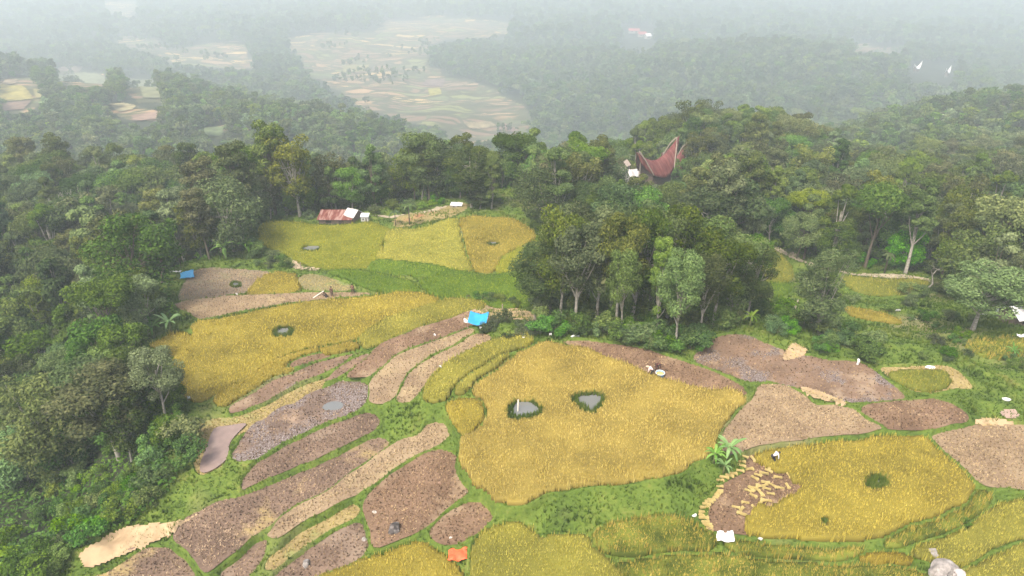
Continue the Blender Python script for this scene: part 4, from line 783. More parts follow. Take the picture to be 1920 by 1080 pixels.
for q, (a, b_, t) in enumerate(((92, 462, 372), (150, 470, 350), (168, 455, 345))): bare_tree(a, b_, t, ['thin white bare trunk leaning in the left forest, leftmost of three', 'thin white bare trunk in the left forest, middle one of three', 'thin white bare trunk in the left forest, rightmost of three'][q], 20 + q)
# ------------------------------------------------------------------ bushes
def bushes(poly, n, h0, h1, kits, label, group, seed=0, sq=1.0):
    rs = random.Random(seed + len(label)); n = max(3, int(n * .69)); P = np.array(poly, float); x0, y0 = P.min(0); x1_, y1_ = P.max(0); out = 0; tries = 0; done = []
    while out < n and tries < n * 30:
        tries += 1; a = rs.uniform(x0, x1_); b_ = rs.uniform(y0, y1_)
        if not pip(np.array([a]), np.array([b_]), P)[0]: continue
        p = hit(a, b_); h = rs.uniform(h0, h1)
        if any((p.x - q.x) ** 2 + (p.y - q.y) ** 2 < (h * .45) ** 2 for q in done): continue
        done.append(p); k = BUSH[rs.choice(kits)]; s = h / 2.6; place_tree(k, p.x, p.y, p.z, s * sq * rs.uniform(.9, 1.25), rs.random() * 6.28, label, group, 'bush', 'bush', sz=s); out += 1
B_ = bushes
B_([(905,608),(925,600),(990,600),(1008,612),(1000,632),(940,640),(905,632)], 16, .8, 1.7, [2], 'dusty grey-green bush between the blue tarpaulin and the grove', 'grey-green bushes by the tarpaulin')
B_([(875,552),(900,556),(1000,570),(1000,580),(930,573),(878,562)], 12, .7, 1.5, [0, 1], 'bright green bush in the hedge at the foot of the green field', 'hedge below the green field')
B_([(1010,610),(1050,615),(1150,622),(1320,650),(1300,665),(1200,650),(1100,632),(1010,625)], 38, 1.3, 2.9, [0, 1, 3], 'leafy bush in the undergrowth along the front of the central grove', 'undergrowth of the central grove')
B_([(1000,585),(1200,575),(1400,570),(1440,600),(1420,615),(1330,630),(1150,610),(1010,605)], 30, 1.6, 3.4, [1], 'dark bush in the shade between the trunks of the central grove', 'bushes under the central grove')
B_([(1420,598),(1480,592),(1560,610),(1650,648),(1690,672),(1670,680),(1580,668),(1500,648),(1430,618)], 34, 1.0, 2.6, [0, 1, 3], 'green bush in the thicket behind the brown puddled field', 'thicket right of the grove')
B_([(1560,555),(1640,560),(1760,570),(1800,590),(1860,600),(1800,650),(1740,625),(1650,600),(1590,570)], 24, .7, 1.7, [0, 3, 1], 'rounded green shrub scattered over the meadow at the right', 'shrubs on the right meadow')
B_([(1690,640),(1760,630),(1830,650),(1800,680),(1720,672)], 9, .7, 1.4, [0, 2], 'low shrub on the grass slope above the small straw-rimmed field', 'shrubs above the straw-rimmed field')
B_([(1880,672),(1925,680),(1925,706),(1890,700)], 5, .8, 1.4, [0], 'bright green shrub at the right edge of the photo', 'shrubs at the right edge')
B_([(1620,540),(1700,555),(1780,560),(1800,545),(1760,535)], 8, 1.0, 2.0, [1, 3], 'dark hedge bush beyond the meadow under the bare tree', 'hedge under the bare tree')
B_([(462,492),(500,486),(545,492),(550,502),(480,506)], 10, .9, 1.8, [0, 1], 'dense bush on the bank above the grey stubble field', 'bushes above the grey stubble')
B_([(300,470),(360,460),(480,450),(485,485),(400,492),(320,500)], 16, 1.6, 3.2, [0, 1, 3], 'big bush at the forest edge above the grey stubble field', 'bushes at the upper forest edge')
B_([(235,690),(320,700),(345,790),(360,830),(330,850),(250,800)], 16, 1.3, 2.8, [0, 1], 'leafy bush at the forest edge below the golden field', 'bushes below the golden field')
B_([(0,780),(100,780),(250,790),(350,800),(365,845),(330,930),(235,985),(150,1030),(120,1085),(0,1085)], 125, 1.1, 2.6, [0, 0, 3, 1], 'bright green shrub in the belt at the lower left', 'shrub belt at the lower left')
B_([(0,560),(240,600),(300,560),(320,600),(250,640),(200,700),(0,700)], 26, 1.5, 3.4, [1, 0], 'dark understorey bush at the edge of the left forest', 'understorey of the left forest')
B_([(870,385),(935,374),(1000,372),(1030,380),(940,392),(880,396)], 9, .8, 2.2, [1, 0], 'bush on the grassy knoll behind the fields', 'bushes on the knoll')
B_([(700,404),(760,404),(850,385),(845,378),(760,392),(700,396)], 14, .9, 2.2, [1, 0], 'shrub along the path behind the yellow fields', 'shrubs along the back path')
B_([(488,410),(590,404),(590,412),(488,418)], 8, .8, 1.8, [0, 3], 'light green bush left of the rusty-roofed shed', 'bushes left of the shed')
B_([(1400,440),(1480,470),(1560,500),(1640,508),(1760,516),(1790,505),(1640,498),(1560,485),(1480,455),(1410,428)], 26, 1.0, 2.6, [0, 1, 3], 'shrub at the foot of the forested hill beside the footpath', 'shrubs along the footpath')
B_([(1000,1000),(1100,985),(1600,1015),(1900,960),(1900,1075),(1300,1078)], 12, .35, .7, [0], 'knee-high weed clump in the rough terraces at the bottom', 'weed clumps at the bottom right')
# ------------------------------------------------------------------ banana plants and palms
def leaf_blade(V, F, Rv, base, yaw, L, wd, up, droop, val, seg=6, split=False):
    c, s = math.cos(yaw), math.sin(yaw); o = len(V)
    for i in range(seg + 1):
        t = i / seg; r = L * t * (1 - .15 * droop * t); z = up * L * t - droop * L * t * t; w_ = wd * math.sin(math.pi * min(1, .12 + t * .86)) ** .7 * (.55 if split and i % 2 else 1)
        for sg in (-1, 0, 1): V.append((base[0] + c * r - s * w_ * sg, base[1] + s * r + c * w_ * sg, base[2] + z + (-.12 * wd if sg else .1 * wd))); Rv.append(min(1, val + (.15 if sg == 0 else 0)))
    for i in range(seg):
        for j in range(2): a = o + i * 3 + j; F.append((a, a + 1, a + 4, a + 3))
def banana(px, py, h, label, group=None, seed=0, kind='banana_plant'):
    rs = random.Random(seed); p = hit(px, py); r = empty(kind, (p.x, p.y, p.z - .05)); tag(r, label, 'banana plant' if kind == 'banana_plant' else 'palm', group); V, F, Rv = [], [], []
    fern = kind != 'banana_plant'; n = 11 if not fern else 15
    for i in range(n):
        yw = i * 2.399 + rs.random() * .4; up = rs.uniform(.5, 1.5) if not fern else rs.uniform(.2, .8)
        leaf_blade(V, F, Rv, (0, 0, h * (.5 if not fern else .8)), yw, h * rs.uniform(.42, .6) * (1 if not fern else .75), h * (.058 if not fern else .06), up, rs.uniform(.6, 1.1), rs.uniform(.3, .8), 7, fern or rs.random() < .4)
    m = MB(); m.tube([(0, 0, -.1), (0, 0, h * .3), (0, 0, h * (.55 if not fern else .82))], [h * .05, h * .04, h * .028] if not fern else [h * .03, h * .022, h * .018], 8)
    m.build('stem', BARK['brown'] if fern else plain('banana stem', (.16, .18, .07), .7), r, True); link('foliage', mesh_np('foliage', V, F, [LEAF['palm' if fern else 'banana']], Rv), r); return r
for q, (a, b_, h) in enumerate(((1338, 868, 2.2), (1364, 862, 2.9), (1356, 888, 1.9))): banana(a, b_, h, ['broad-leaved banana plant at the corner of the big field, left of the three', 'tallest banana plant of the three beside the sheaf row', 'short banana plant in front of the other two by the sheaf row'][q], 'banana plants by the sheaf row', q)
for q, (a, b_, h) in enumerate(((268, 628, 3.6), (290, 634, 3.2), (322, 626, 3.4))): banana(a, b_, h, ['banana plant left of two others at the left forest edge', 'banana plant between two others at the left forest edge', 'greyish banana plant nearest the golden field, left forest edge'][q], 'banana plants at the left forest edge', 10 + q)
for q, (a, b_, h) in enumerate(((398, 482, 4.0), (424, 486, 4.2), (466, 484, 4.0))): banana(a, b_, h, ['banana plant above the grey stubble field, left of three', 'banana plant above the grey stubble field, middle of three', 'banana plant above the grey stubble field, right of three'][q], 'banana plants above the grey stubble', 20 + q)
banana(1406, 612, 2.8, 'banana plant between the central grove and the puddled field', None, 31); banana(1896, 670, 1.9, 'small banana plant at the right edge among brown stubble', None, 32)
banana(1215, 628, 2.6, 'banana plant in the undergrowth of the grove', None, 33)
banana(742, 424, 3.4, 'small palm on the back slope between the shed and the path', None, 40, 'palm_tree'); banana(768, 422, 4.6, 'taller palm on the back slope right of the small palm', None, 41, 'palm_tree')
banana(1658, 512, 4.4, 'palm-like tree fern beside the footpath under the forest', None, 42, 'palm_tree'); banana(1398, 470, 5.0, 'slender palm at the left end of the footpath', None, 43, 'palm_tree'); banana(150, 500, 6.5, 'grey palm in the left forest', None, 44, 'palm_tree')
# ------------------------------------------------------------------ sheaves of cut rice
def sheaf(seed):
    rs = np.random.default_rng(seed); V, F, Rv = [], [], []
    for i in range(150):
        a = rs.random() * 6.28; q = math.sqrt(rs.random()); y0 = math.cos(a) * q; z0 = math.sin(a) * q; e = rs.uniform(.75, 1.1)
        pts = [(-.36 * e, .15 * y0, .12 * z0), (-.05, .12 * y0, .10 * z0), (.24, .15 * y0, .10 * z0), (.42 * e, .21 * y0 + rs.normal() * .03, .12 * z0 - .04)]; w_ = [.010, .010, .016, .03]
        o = len(V)
        for p, ww in zip(pts, w_): V += [(p[0], p[1] - ww, p[2] + .13), (p[0], p[1] + ww, p[2] + .13 + ww * rs.uniform(-1, 1))]; Rv += [.45 + .5 * rs.random()] * 2
        for k in range(3): F.append((o + 2 * k, o + 2 * k + 1, o + 2 * k + 3, o + 2 * k + 2))
    return mesh_np('sheaf', V, F, [SHM], Rv)
SHM = leafy('cut rice', [(.0, (.16, .12, .04)), (.5, (.42, .33, .12)), (1, (.66, .56, .26))], wa=.9, wn=.1, sc=1, transl=.1); SH = [sheaf(i) for i in range(3)]; TIE = plain('straw tie', (.35, .27, .12)); tb = MB(); tb.tube([(-.03, math.cos(t) * .10, .13 + math.sin(t) * .09) for t in np.linspace(0, 6.28, 13)], .012, 5, False); tob = tb.build('tie', TIE); tie_me = tob.data; bpy.data.objects.remove(tob)
ARC = [(570,148),(540,200),(540,240),(525,292),(452,322),(418,342),(362,360),(323,388),(318,452),(305,495),(290,512),(270,532),(255,560),(232,584),(208,604),(184,630),(165,665),(150,710),(148,745),(155,770),(172,808),(190,835),(205,850),(216,882)]
SCA = [(655,183),(716,198),(797,215),(898,247),(615,287),(853,284),(810,303),(770,330),(735,335),(700,345),(670,375),(1000,294),(1018,350),(910,370),(1070,392),(775,420),(770,450),(735,460),(695,472),(655,475),(635,485),(602,502),(858,452),(938,477),(1003,455),(797,485),(730,525),(830,535),(655,553),(580,625),(738,620),(803,607),(662,672),(478,672),(540,692),(543,742)]
for grp, lst in (('a', ARC), ('s', SCA)):
    for i, (X, Y) in enumerate(lst):
        p = hit(1290 + X / 5.4, 830 + Y / 5.4); o = empty('rice_sheaf', (p.x, p.y, (p.z if grp == 'a' else FIELDS['H']['L']) + .02), (random.uniform(-.5, .1) + (math.pi if grp == 's' and i % 3 else 0)) if grp == 'a' or i % 2 else random.uniform(-1.4, 1.4), random.uniform(.75, 1.0))
        link('straw', SH[i % 3], o); link('tie', tie_me, o)
        tag(o, 'tied rice sheaf in the curved row edging the half-cut field on its left' if grp == 'a' else 'tied sheaf of cut rice lying loose on the stubble inside the half-cut field', 'sheaf', 'sheaves in the curved row' if grp == 'a' else 'sheaves lying on the stubble')
# ------------------------------------------------------------------ people
SKIN = plain('skin', (.26, .15, .095), .6, .08, 8)
def skin_obj(name, joints, edges, rad, mat, parent, root=0, sub=1):
    me = bpy.data.meshes.new(name); me.from_pydata([tuple(j) for j in joints], edges, []); o = link(name, me, parent); me.materials.append(mat)
    m = o.modifiers.new('skin', 'SKIN'); sv = me.skin_vertices[0].data
    for i, r in enumerate(rad): sv[i].radius = (r, r) if isinstance(r, (int, float)) else r; sv[i].use_root = (i == root)
    m.use_smooth_shade = True; q = o.modifiers.new('sub', 'SUBSURF'); q.levels = q.render_levels = sub; return o
def person(px, py, label, pose, shirt, pants, hat=None, yaw=0.0, hair=(.02, .016, .014), dz=0, group=None):
    """facing +x locally; the skeleton is one connected figure, clothes follow it"""
    p = hit(px, py) if dz == 0 else Vector((*on_plane(px, py, dz), dz))
    if pose == 'bend': pel = (-.12, .92); ch = (.22, 1.12); nk = (.36, 1.16); hd = (.50, 1.14); hz = (.34, .50)
    elif pose == 'squat': pel = (-.15, .36); ch = (.10, .74); nk = (.17, .86); hd = (.25, .98); hz = (.48, .42)
    else: pel = (0, .90); ch = (.02, 1.28); nk = (.02, 1.43); hd = (.03, 1.55); hz = (.10, .86)
    J, E, Rr = [], [], []
    def add(x, y, z, r, par=None):
        J.append((x, y, z)); Rr.append(r)
        if par is not None: E.append((par, len(J) - 1))
        return len(J) - 1
    P0 = add(pel[0], 0, pel[1], (.13, .10)); mid = add((pel[0] + ch[0]) / 2, 0, (pel[1] + ch[1]) / 2, (.12, .095), P0); C0 = add(ch[0], 0, ch[1], (.15, .11), mid); N0 = add(nk[0], 0, nk[1], .05, C0); H0 = add(hd[0], 0, hd[1], .095, N0); H1 = add(hd[0] + (.05 if pose != 'stand' else 0), 0, hd[1] + (.06 if pose != 'bend' else .02), .09, H0)
    add(hd[0] + .11, 0, hd[1] - .01, .018, H0); arms, legs = [], []
    for s in (-1, 1):
        sh = add(ch[0] + .03, s * .17, ch[1] + .06, .055, C0); el = add((ch[0] + hz[0]) / 2 + .02, s * .24, (ch[1] + hz[1]) / 2 + .03, .04, sh); wr = add(hz[0], s * .16, hz[1], .028, el); pa = add(hz[0] + .05, s * .15, hz[1] - .05, (.035, .02), wr); arms.append((sh, el, wr))
        for k in range(4): a = add(hz[0] + .09, s * (.12 + .018 * k), hz[1] - .09 - .006 * (k % 2), .009, pa); add(hz[0] + .10, s * (.12 + .018 * k), hz[1] - .13 + .008 * abs(k - 1), .007, a)
        add(hz[0] + .08, s * .10, hz[1] - .05, .009, pa)
        hp = add(pel[0], s * .09, pel[1] - .04, .085, P0); kx, kz = (.22, .42) if pose == 'squat' else ((.06, .50) if pose == 'bend' else (.03, .48)); kn = add(kx, s * .13, kz, .06, hp)
        an = add(-.02 if pose != 'stand' else 0, s * .13, .09, .038, kn); add(.15, s * .14, .035, (.035, .028), an); legs.append((hp, kn, an))
    b = skin_obj('person', J, E, Rr, SKIN, None, 0, 1); b.location = (p.x, p.y, p.z); b.rotation_euler = (0, 0, yaw); tag(b, label, 'person', group)
    q = [J[P0], J[mid], J[C0]]; r = [(.145, .115), (.14, .11), (.17, .125)]; e = [(0, 1), (1, 2)]
    for sh, el, wr in arms: n = len(q); q += [J[sh], J[el], tuple(np.array(J[el]) * .3 + np.array(J[wr]) * .7)]; r += [.075, .055, .045]; e += [(2, n), (n, n + 1), (n + 1, n + 2)]
    skin_obj('shirt', q, e, r, plain('shirt', shirt, .8, .08, 10), b)
    q = [J[P0]]; r = [(.15, .12)]; e = []
    for hp, kn, an in legs: n = len(q); q += [J[hp], J[kn], tuple(np.array(J[kn]) * .15 + np.array(J[an]) * .85)]; r += [.10, .075, .055]; e += [(0, n), (n, n + 1), (n + 1, n + 2)]
    skin_obj('trousers', q, e, r, plain('trousers', pants, .85, .1, 10), b)
    h = MB(); hc = Vector((hd[0] + (.0 if hat else -.01), 0, hd[1] + .06))
    if hat:
        h.grid(lambda u, v: (hc.x + .20 * u * math.cos(v * 6.2832), .20 * u * math.sin(v * 6.2832), hc.z + .14 * (1 - u)), 4, 14); h.build('hat', plain('hat', hat, .8), b, True)
    h = MB(); bmesh.ops.create_icosphere(h.bm, subdivisions=2, radius=.112, matrix=Matrix.Translation((hd[0] - .015, 0, hd[1] + .03))); h.build('hair', plain('hair', hair, .6), b, True)
    return b
LB1 = FIELDS['B1']['L']
person(1221, 707, 'person in a pinkish-white shirt bending over the cut edge of the big golden field', 'bend', (.75, .62, .60), (.05, .045, .045), hat=(.5, .4, .28), yaw=2.6, dz=LB1)
person(1231, 697, 'person in dark maroon clothes stooping just behind the blue threshing tub', 'bend', (.09, .03, .03), (.05, .035, .03), yaw=-1.3, dz=LB1)
person(1449, 869, 'person in a white shirt and dark trousers reaping at the top of the half-cut field', 'bend', (.65, .66, .70), (.03, .03, .04), yaw=.3, dz=FIELDS['HG']['L'])
person(623, 557, 'person in brown clothes standing behind the wide golden field, beside a white plank', 'stand', (.10, .05, .035), (.06, .035, .03), yaw=-2.0)
person(612, 559, 'small crouching dark-clothed person left of the standing one behind the golden field', 'squat', (.05, .035, .03), (.04, .03, .03), yaw=-2.6)
person(662, 552, 'person in dark reddish clothes standing on the bund above the golden field', 'stand', (.13, .05, .04), (.08, .04, .03), yaw=1.8)
# ------------------------------------------------------------------ small things in the fields
WHT = plain('white plastic', (.80, .80, .79), .55, .05, 3); BLU = plain('blue tarpaulin', (.03, .30, .62), .5, .1, 2, .2); ORG = plain('orange tarpaulin', (.80, .13, .05), .55, .15, 2, .2); NAVY = plain('navy plastic', (.02, .025, .10), .5); WOOD = plain('grey wood', (.28, .24, .19), .85, .25, 9, .3); PWOOD = plain('pale plank', (.68, .63, .54), .8, .12, 5)
def top_mesh(name, px, py, label, cat, rz=0, lift=0.0, group=None):
    p = hit(px, py); o = empty(name, (p.x, p.y, p.z + lift), rz); return tag(o, label, cat, group)
def crumple(w_, d, h, seed, n=10, fold=.06):
    def fn(u, v):
        x = (u - .5) * w_ * (1 + .05 * math.sin(5 * v + seed)) + .1 * w_ * (v - .5); y = (v - .5) * d * (1 + .06 * math.sin(4 * u + seed * 2) + .15 * (u - .5)); return (x, y, h + fold * math.sin(9 * u + seed) * math.sin(7 * v + 1.3 * seed) + fold * float(vnoise(x * 1.0, y * 1.0, .22, seed)))
    return fn
def sheet(px, py, w_, d, rz, mat, label, cat='sheet', name='plastic_sheet', h=.12, fold=.06, seed=1, tilt=(0, 0), group=None):
    p = hit(px, py); m = MB(); m.grid(crumple(w_, d, h, seed, fold=fold), 14, 12); o = m.build(name, mat, None, True, .012); o.location = p; o.rotation_euler = (tilt[0], tilt[1], rz); return tag(o, label, cat, group)
def sack(px, py, L, r, rz, label, mat=WHT, stand=False, seed=1, group=None, name='sack', cat='sack'):
    rs = random.Random(seed); p = hit(px, py); m = MB(); pts, rad = [], []
    for i in range(9): t = i / 8; pts.append(((t - .5) * L, .04 * math.sin(6 * t + seed), r * .8) if not stand else (.05 * math.sin(4 * t + seed), 0, t * L)); rad.append(r * (math.sin(math.pi * min(.97, max(.06, t * .92))) ** .55) * rs.uniform(.88, 1.12))
    m.tube(pts, rad, 9)
    for v in m.bm.verts: v.co += Vector((rs.uniform(-1, 1), rs.uniform(-1, 1), rs.uniform(-1, 1))) * r * .13; v.co.z = max(v.co.z, 0)
    o = m.build(name, mat, None, True); o.location = p; o.rotation_euler = (0, 0, rz); return tag(o, label, cat, group)
def flag(px, py, label, h=.7, seed=1):
    p = hit(px, py); o = empty('marker_stake', p); tag(o, label, 'marker'); m = MB(); m.tube([(0, 0, -.1), (.03, 0, h)], .018, 5); m.build('stake', WOOD, o); m = MB()
    m.grid(lambda u, v: (.03 + u * .28, .07 * math.sin(6 * u + seed + v), h - v * .26 - .05 * u), 5, 4); m.build('rag', WHT, o, True, .01)
# threshing tub with grain
t_ = empty('threshing_tub', (*on_plane(1237, 706, LB1), LB1 + .01)); tag(t_, 'round blue tub full of threshed grain at the edge of the big golden field', 'tub'); m = MB()
m.grid(lambda u, v: ((.38 + .10 * u) * math.cos(v * 6.2832), (.38 + .10 * u) * math.sin(v * 6.2832), .5 * u), 4, 20); m.build('tub_wall', plain('blue plastic', (.12, .35, .62), .4), t_, True, .02); m = MB(); m.tube([(math.cos(a) * .49, math.sin(a) * .49, .5) for a in np.linspace(0, 6.2832, 21)], .03, 6, False); m.build('rim', WHT, t_, True)
m = MB(); m.grid(lambda u, v: (.44 * u * math.cos(v * 6.2832), .44 * u * math.sin(v * 6.2832), .38 + .18 * (1 - u)), 5, 18); m.build('grain', plain('grain', (.50, .39, .16), .9, .15, 12, .3), t_, True)
# blue tarpaulin shelter
t_ = top_mesh('tarpaulin_shelter', 897, 611, 'bright blue tarpaulin shelter pitched on poles beside the spread straw', 'tarpaulin', -.15); m = MB()
m.grid(lambda u, v: ((u - .5) * 2.3, (v - .5) * 1.9, .62 + .55 * v + .38 * abs(2 * u - 1) ** 1.5 - .10 * math.sin(3.14 * v) + .05 * float(vnoise(u * 4, v * 4, .8, 3))), 14, 10); m.build('tarpaulin', BLU, t_, True, .012)
for x, y, h in ((-1.12, -.9, 1.0), (1.12, -.9, 1.0), (-1.12, .92, 1.55), (1.12, .92, 1.55)): m = MB(); m.tube([(x, y, -.1), (x * 1.01, y, h)], .035, 6); m.build('pole', WOOD, t_)
sheet(881, 603, 1.5, .9, .1, WHT, 'crumpled white plastic sheet lying left of the blue tarpaulin', h=.16, fold=.11, seed=4); sack(902, 617, .8, .17, -1.1, 'small white sack below the right corner of the blue tarpaulin', seed=5)
sheet(352, 521, 1.9, 1.5, .5, plain('light blue plastic', (.10, .42, .72), .5), 'small light blue plastic sheet at the left corner of the grey stubble field', name='plastic_sheet', h=.75, fold=.10, seed=2, tilt=(.35, 0))
sheet(330, 513, 1.6, .35, .1, WHT, 'thin white plastic strip left of the small light blue sheet', h=.35, fold=.1, seed=9)
sheet(859, 1044, 1.55, 1.15, .12, ORG, 'wrinkled orange-red tarpaulin on the grass at the bottom', h=.30, fold=.09, seed=3); sack(845, 1068, .55, .18, .4, 'small dark blue bag below the orange-red tarpaulin', NAVY, seed=3)
sheet(1358, 1013, 1.35, 1.0, -.05, WHT, 'bright white square sheet below the curved row of sheaves', h=.55, fold=.07, seed=6, tilt=(.12, 0)); sack(1425, 1012, .35, .14, .3, 'small whitish bundle right of the bright white square sheet', plain('off white', (.55, .55, .48), .8), seed=7)
sack(1302, 968, .42, .13, .4, 'small white scrap left of the curved row of sheaves', seed=8); sack(810, 748, .62, .10, .9, 'narrow white sack lying on the grass at the end of the stubble strips', seed=9)
sack(648, 641, 1.9, .18, .35, 'long white cloth bundle on the bund below the wide golden field', seed=10); sack(1078, 632, 1.0, .16, .1, 'white sack lying in front of the central grove', seed=11); sack(1607, 685, .85, .17, 0, 'upright white sack on the bund of the puddled field', stand=True, seed=12)
sack(1743, 692, 1.0, .26, -.1, 'white-topped bundle at the rim of the small straw-edged field', seed=13); sack(1886, 751, .75, .2, -.3, 'white bag on the grass at the right edge', seed=14); sheet(1915, 634, 1.1, .7, -.4, WHT, 'white plastic sheet on the meadow at the right edge', h=.3, fold=.1, seed=15)
sack(1844, 590, .95, .14, 0, 'white roll on the meadow left of the white-roofed hut', seed=16); sack(1712, 598, .9, .07, -.6, 'short pale pole lying in the orange strip', PWOOD, seed=17, name='pole', cat='pole'); sack(1683, 583, .8, .14, .2, 'pale grey bundle on the meadow behind the orange strip', plain('pale grey', (.5, .5, .48), .8), seed=18)
flag(979, 641, 'white rag on a stake at the top of the olive-gold strip', seed=2); flag(1029, 634, 'white rag on a stake at the left foot of the grove', seed=3); flag(1236, 650, 'white rag on a stake right of the grove undergrowth', seed=4); flag(823, 695, 'white rag on a stake at the lower end of the olive-gold strip', seed=5); flag(813, 635, 'white rag on a stake amid the stubble strips', seed=6); flag(443, 559, 'white marker on a stake on the bund of the tan stubble strip', .8, 7); flag(352, 752, 'white rag on a stake below the left end of the golden field', .6, 8)
sheet(233, 1016, .7, .35, 1.2, plain('lilac cloth', (.28, .26, .55), .8), 'lilac cloth at the left of the scraps on the chaff ground', 'cloth', 'cloth', .05, .05, 3); sheet(256, 1022, .35, .8, .3, plain('blue cloth', (.26, .28, .60), .8), 'pale blue cloth at the right of the scraps on the chaff ground', 'cloth', 'cloth', .05, .05, 4)
sheet(238, 1024, .6, .25, .7, plain('violet cloth', (.22, .19, .36), .8), 'violet cloth in the middle of the scraps on the chaff ground', 'cloth', 'cloth', .05, .05, 5); sack(245, 1031, .8, .1, .25, 'brown bundle below the blue scraps on the chaff ground', plain('brown cloth', (.22, .14, .12), .9), seed=21)
# planks and posts
def plank(px, py, L, w_, rz, tilt, label, mat=PWOOD, lift=.05, name='plank', cat='plank'):
    p = hit(px, py); m = MB(); m.box((0, 0, .03 + L * .5 * abs(math.sin(tilt))), (L, w_, .05), (0, -tilt, 0), .008); o = m.build(name, mat); o.location = (p.x, p.y, p.z + lift); o.rotation_euler = (0, 0, rz); tag(o, label, cat)
plank(597, 556, 1.9, .16, .8, .25, 'pale plank leaning beside the people behind the golden field'); plank(1490, 583, 2.6, .16, 1.0, .45, 'weathered pole leaning on the brush pile right of the grove', WOOD, name='pole', cat='pole')
Lq = LB1 + .1; xq, yq = on_plane(971, 770, Lq); m = MB(); m.tube([(0, 0, -.2), (.02, .12, .55), (.03, .3, 1.15)], .07, 7); o = m.build('post', PWOOD); o.location = (float(xq), float(yq), Lq); tag(o, 'pale post standing in the left pond of the big golden field', 'post')
for a, b_, h, r, lb in ((942, 583, 1.0, .10, 'short grey post at the back of the spread straw'), (1003, 603, 1.9, .19, 'thick grey tree stump at the right end of the spread straw'), (921, 606, .9, .05, 'thin stake among the grey bushes beside the tarpaulin'), (565, 507, 1.4, .06, 'thin dark post on the sandy corner above the golden patch')):
    p = hit(a, b_); m = MB(); m.tube([(0, 0, -.2), (.01, .02, h * .5), (.02, 0, h)], [r * 1.15, r, r * .9], 8); o = m.build('tree_stump' if 'stump' in lb else 'post', WOOD); o.location = p; tag(o, lb, 'stump' if 'stump' in lb else 'post')
# rocks
def rock(px, py, w_, h, label, mat, seed=1, el=1.0):
    rs = np.random.default_rng(seed); p = hit(px, py); m = MB(); bmesh.ops.create_icosphere(m.bm, subdivisions=4, radius=1); D = rs.normal(size=(14, 3)); D /= np.linalg.norm(D, axis=1)[:, None]; c = rs.uniform(.62, .95, 14)
    for v in m.bm.verts:
        d = np.array(v.co[:]); s = D @ d; k = s > c
        if k.any(): i = int(np.argmax(s - c)); d = d - D[i] * (s[i] - c[i])
        d = d * (1 + .10 * float(vnoise(d[0] * 3 + d[2] * 2, d[1] * 3 - d[2], 1, seed)) + .05 * float(vnoise(d[0] * 9 + d[2] * 5, d[1] * 9, 1, seed + 1))); v.co = Vector((d[0] * w_ / 2, d[1] * w_ / 2 * el, d[2] * h * .8 + h * .35))
    o = m.build('boulder', mat, None, True); o.location = (p.x, p.y, p.z - .05); o.rotation_euler = (0, 0, seed); tag(o, label, 'boulder'); return o
DK = plain('dark rock', (.075, .065, .06), .75, .5, 4, .6, dirt=(.28, .26, .24)); GY = plain('grey rock', (.26, .24, .22), .85, .35, 3, .7, dirt=(.42, .40, .37)); BRK = plain('brown rock', (.30, .20, .14), .85, .3, 5, .5)
rock(740, 995, 1.25, .75, 'jagged black boulder in the brown stubble field at the bottom', DK, 4, .75); rock(824, 907, .42, .25, 'small brown rock in the upper right of the brown stubble field', BRK, 2); rock(683, 1013, .5, .3, 'small grey rock on the bund left of the black boulder', GY, 6); rock(575, 1060, .9, .5, 'light grey jagged boulder at the bottom edge of the stubble strips', GY, 8, .7)
rock(702, 962, .45, .26, 'pale round stone on the bund corner above the black boulder', plain('pale stone', (.5, .47, .42), .8), 9); rock(845, 1010, .35, .2, 'pale stone at the lower corner of the small brown field', plain('pale stone', (.5, .47, .42), .8), 10); rock(874, 925, .3, .16, 'tiny pale stone on the bund tip of the brown stubble field', plain('pale stone', (.5, .47, .42), .8), 11); rock(995, 935, .3, .16, 'tiny white stone on the green bank below the big field', plain('white stone', (.7, .7, .68), .8), 12)
rock(1750, 1046, 1.2, .75, 'rounded pale-topped boulder at the bottom right', GY, 14, .8); rock(1766, 1078, 2.6, 1.1, 'broad grey boulder in front of the rounded pale-topped one', GY, 16, .8); rock(1788, 1084, 1.7, .9, 'flat-topped pale boulder at the bottom right edge', plain('pale rock', (.42, .38, .36), .85, .2, 3, .6), 18, .8)
# brush pile
B_([(1440,580),(1475,575),(1495,590),(1460,600)], 5, .8, 1.4, [2], 'grey-brown brush in the pile between grove and lone tree', 'brush pile')
# ------------------------------------------------------------------ buildings
def corr(name, base):
    m, nt, b = new_mat(name); g = N(nt, 'ShaderNodeTexCoord').outputs['Object']; w_ = N(nt, 'ShaderNodeTexWave'); w_.inputs['Scale'].default_value = 4.5; nt.links.new(g, w_.inputs[0]); mp = N(nt, 'ShaderNodeMapping'); mp.inputs['Scale'].default_value = (2.2, .35, .35); nt.links.new(g, mp.inputs[0])
    c = ramp(nt, noise(nt, 1.2, 4, mp.outputs[0], .6), base); nt.links.new(c, b.inputs['Base Color']); b.inputs['Roughness'].default_value = .6; bp = N(nt, 'ShaderNodeBump'); bp.inputs['Strength'].default_value = .5; bp.inputs['Distance'].default_value = .05; nt.links.new(w_.outputs['Fac'], bp.inputs['Height']); nt.links.new(bp.outputs[0], b.inputs['Normal']); return m
RUST = corr('rusty corrugated iron', [(.38, (.15, .045, .035)), (.5, (.22, .085, .065)), (.60, (.36, .23, .20))]); ZINC = corr('weathered zinc', [(.35, (.35, .34, .33)), (.6, (.62, .62, .61))]); PALE = corr('white metal', [(.3, (.66, .67, .68)), (.7, (.82, .82, .82))]); BOARD = plain('weathered boards', (.17, .13, .10), .85, .3, 5, .3); CONC = plain('concrete', (.36, .34, .31), .9, .15, 3)
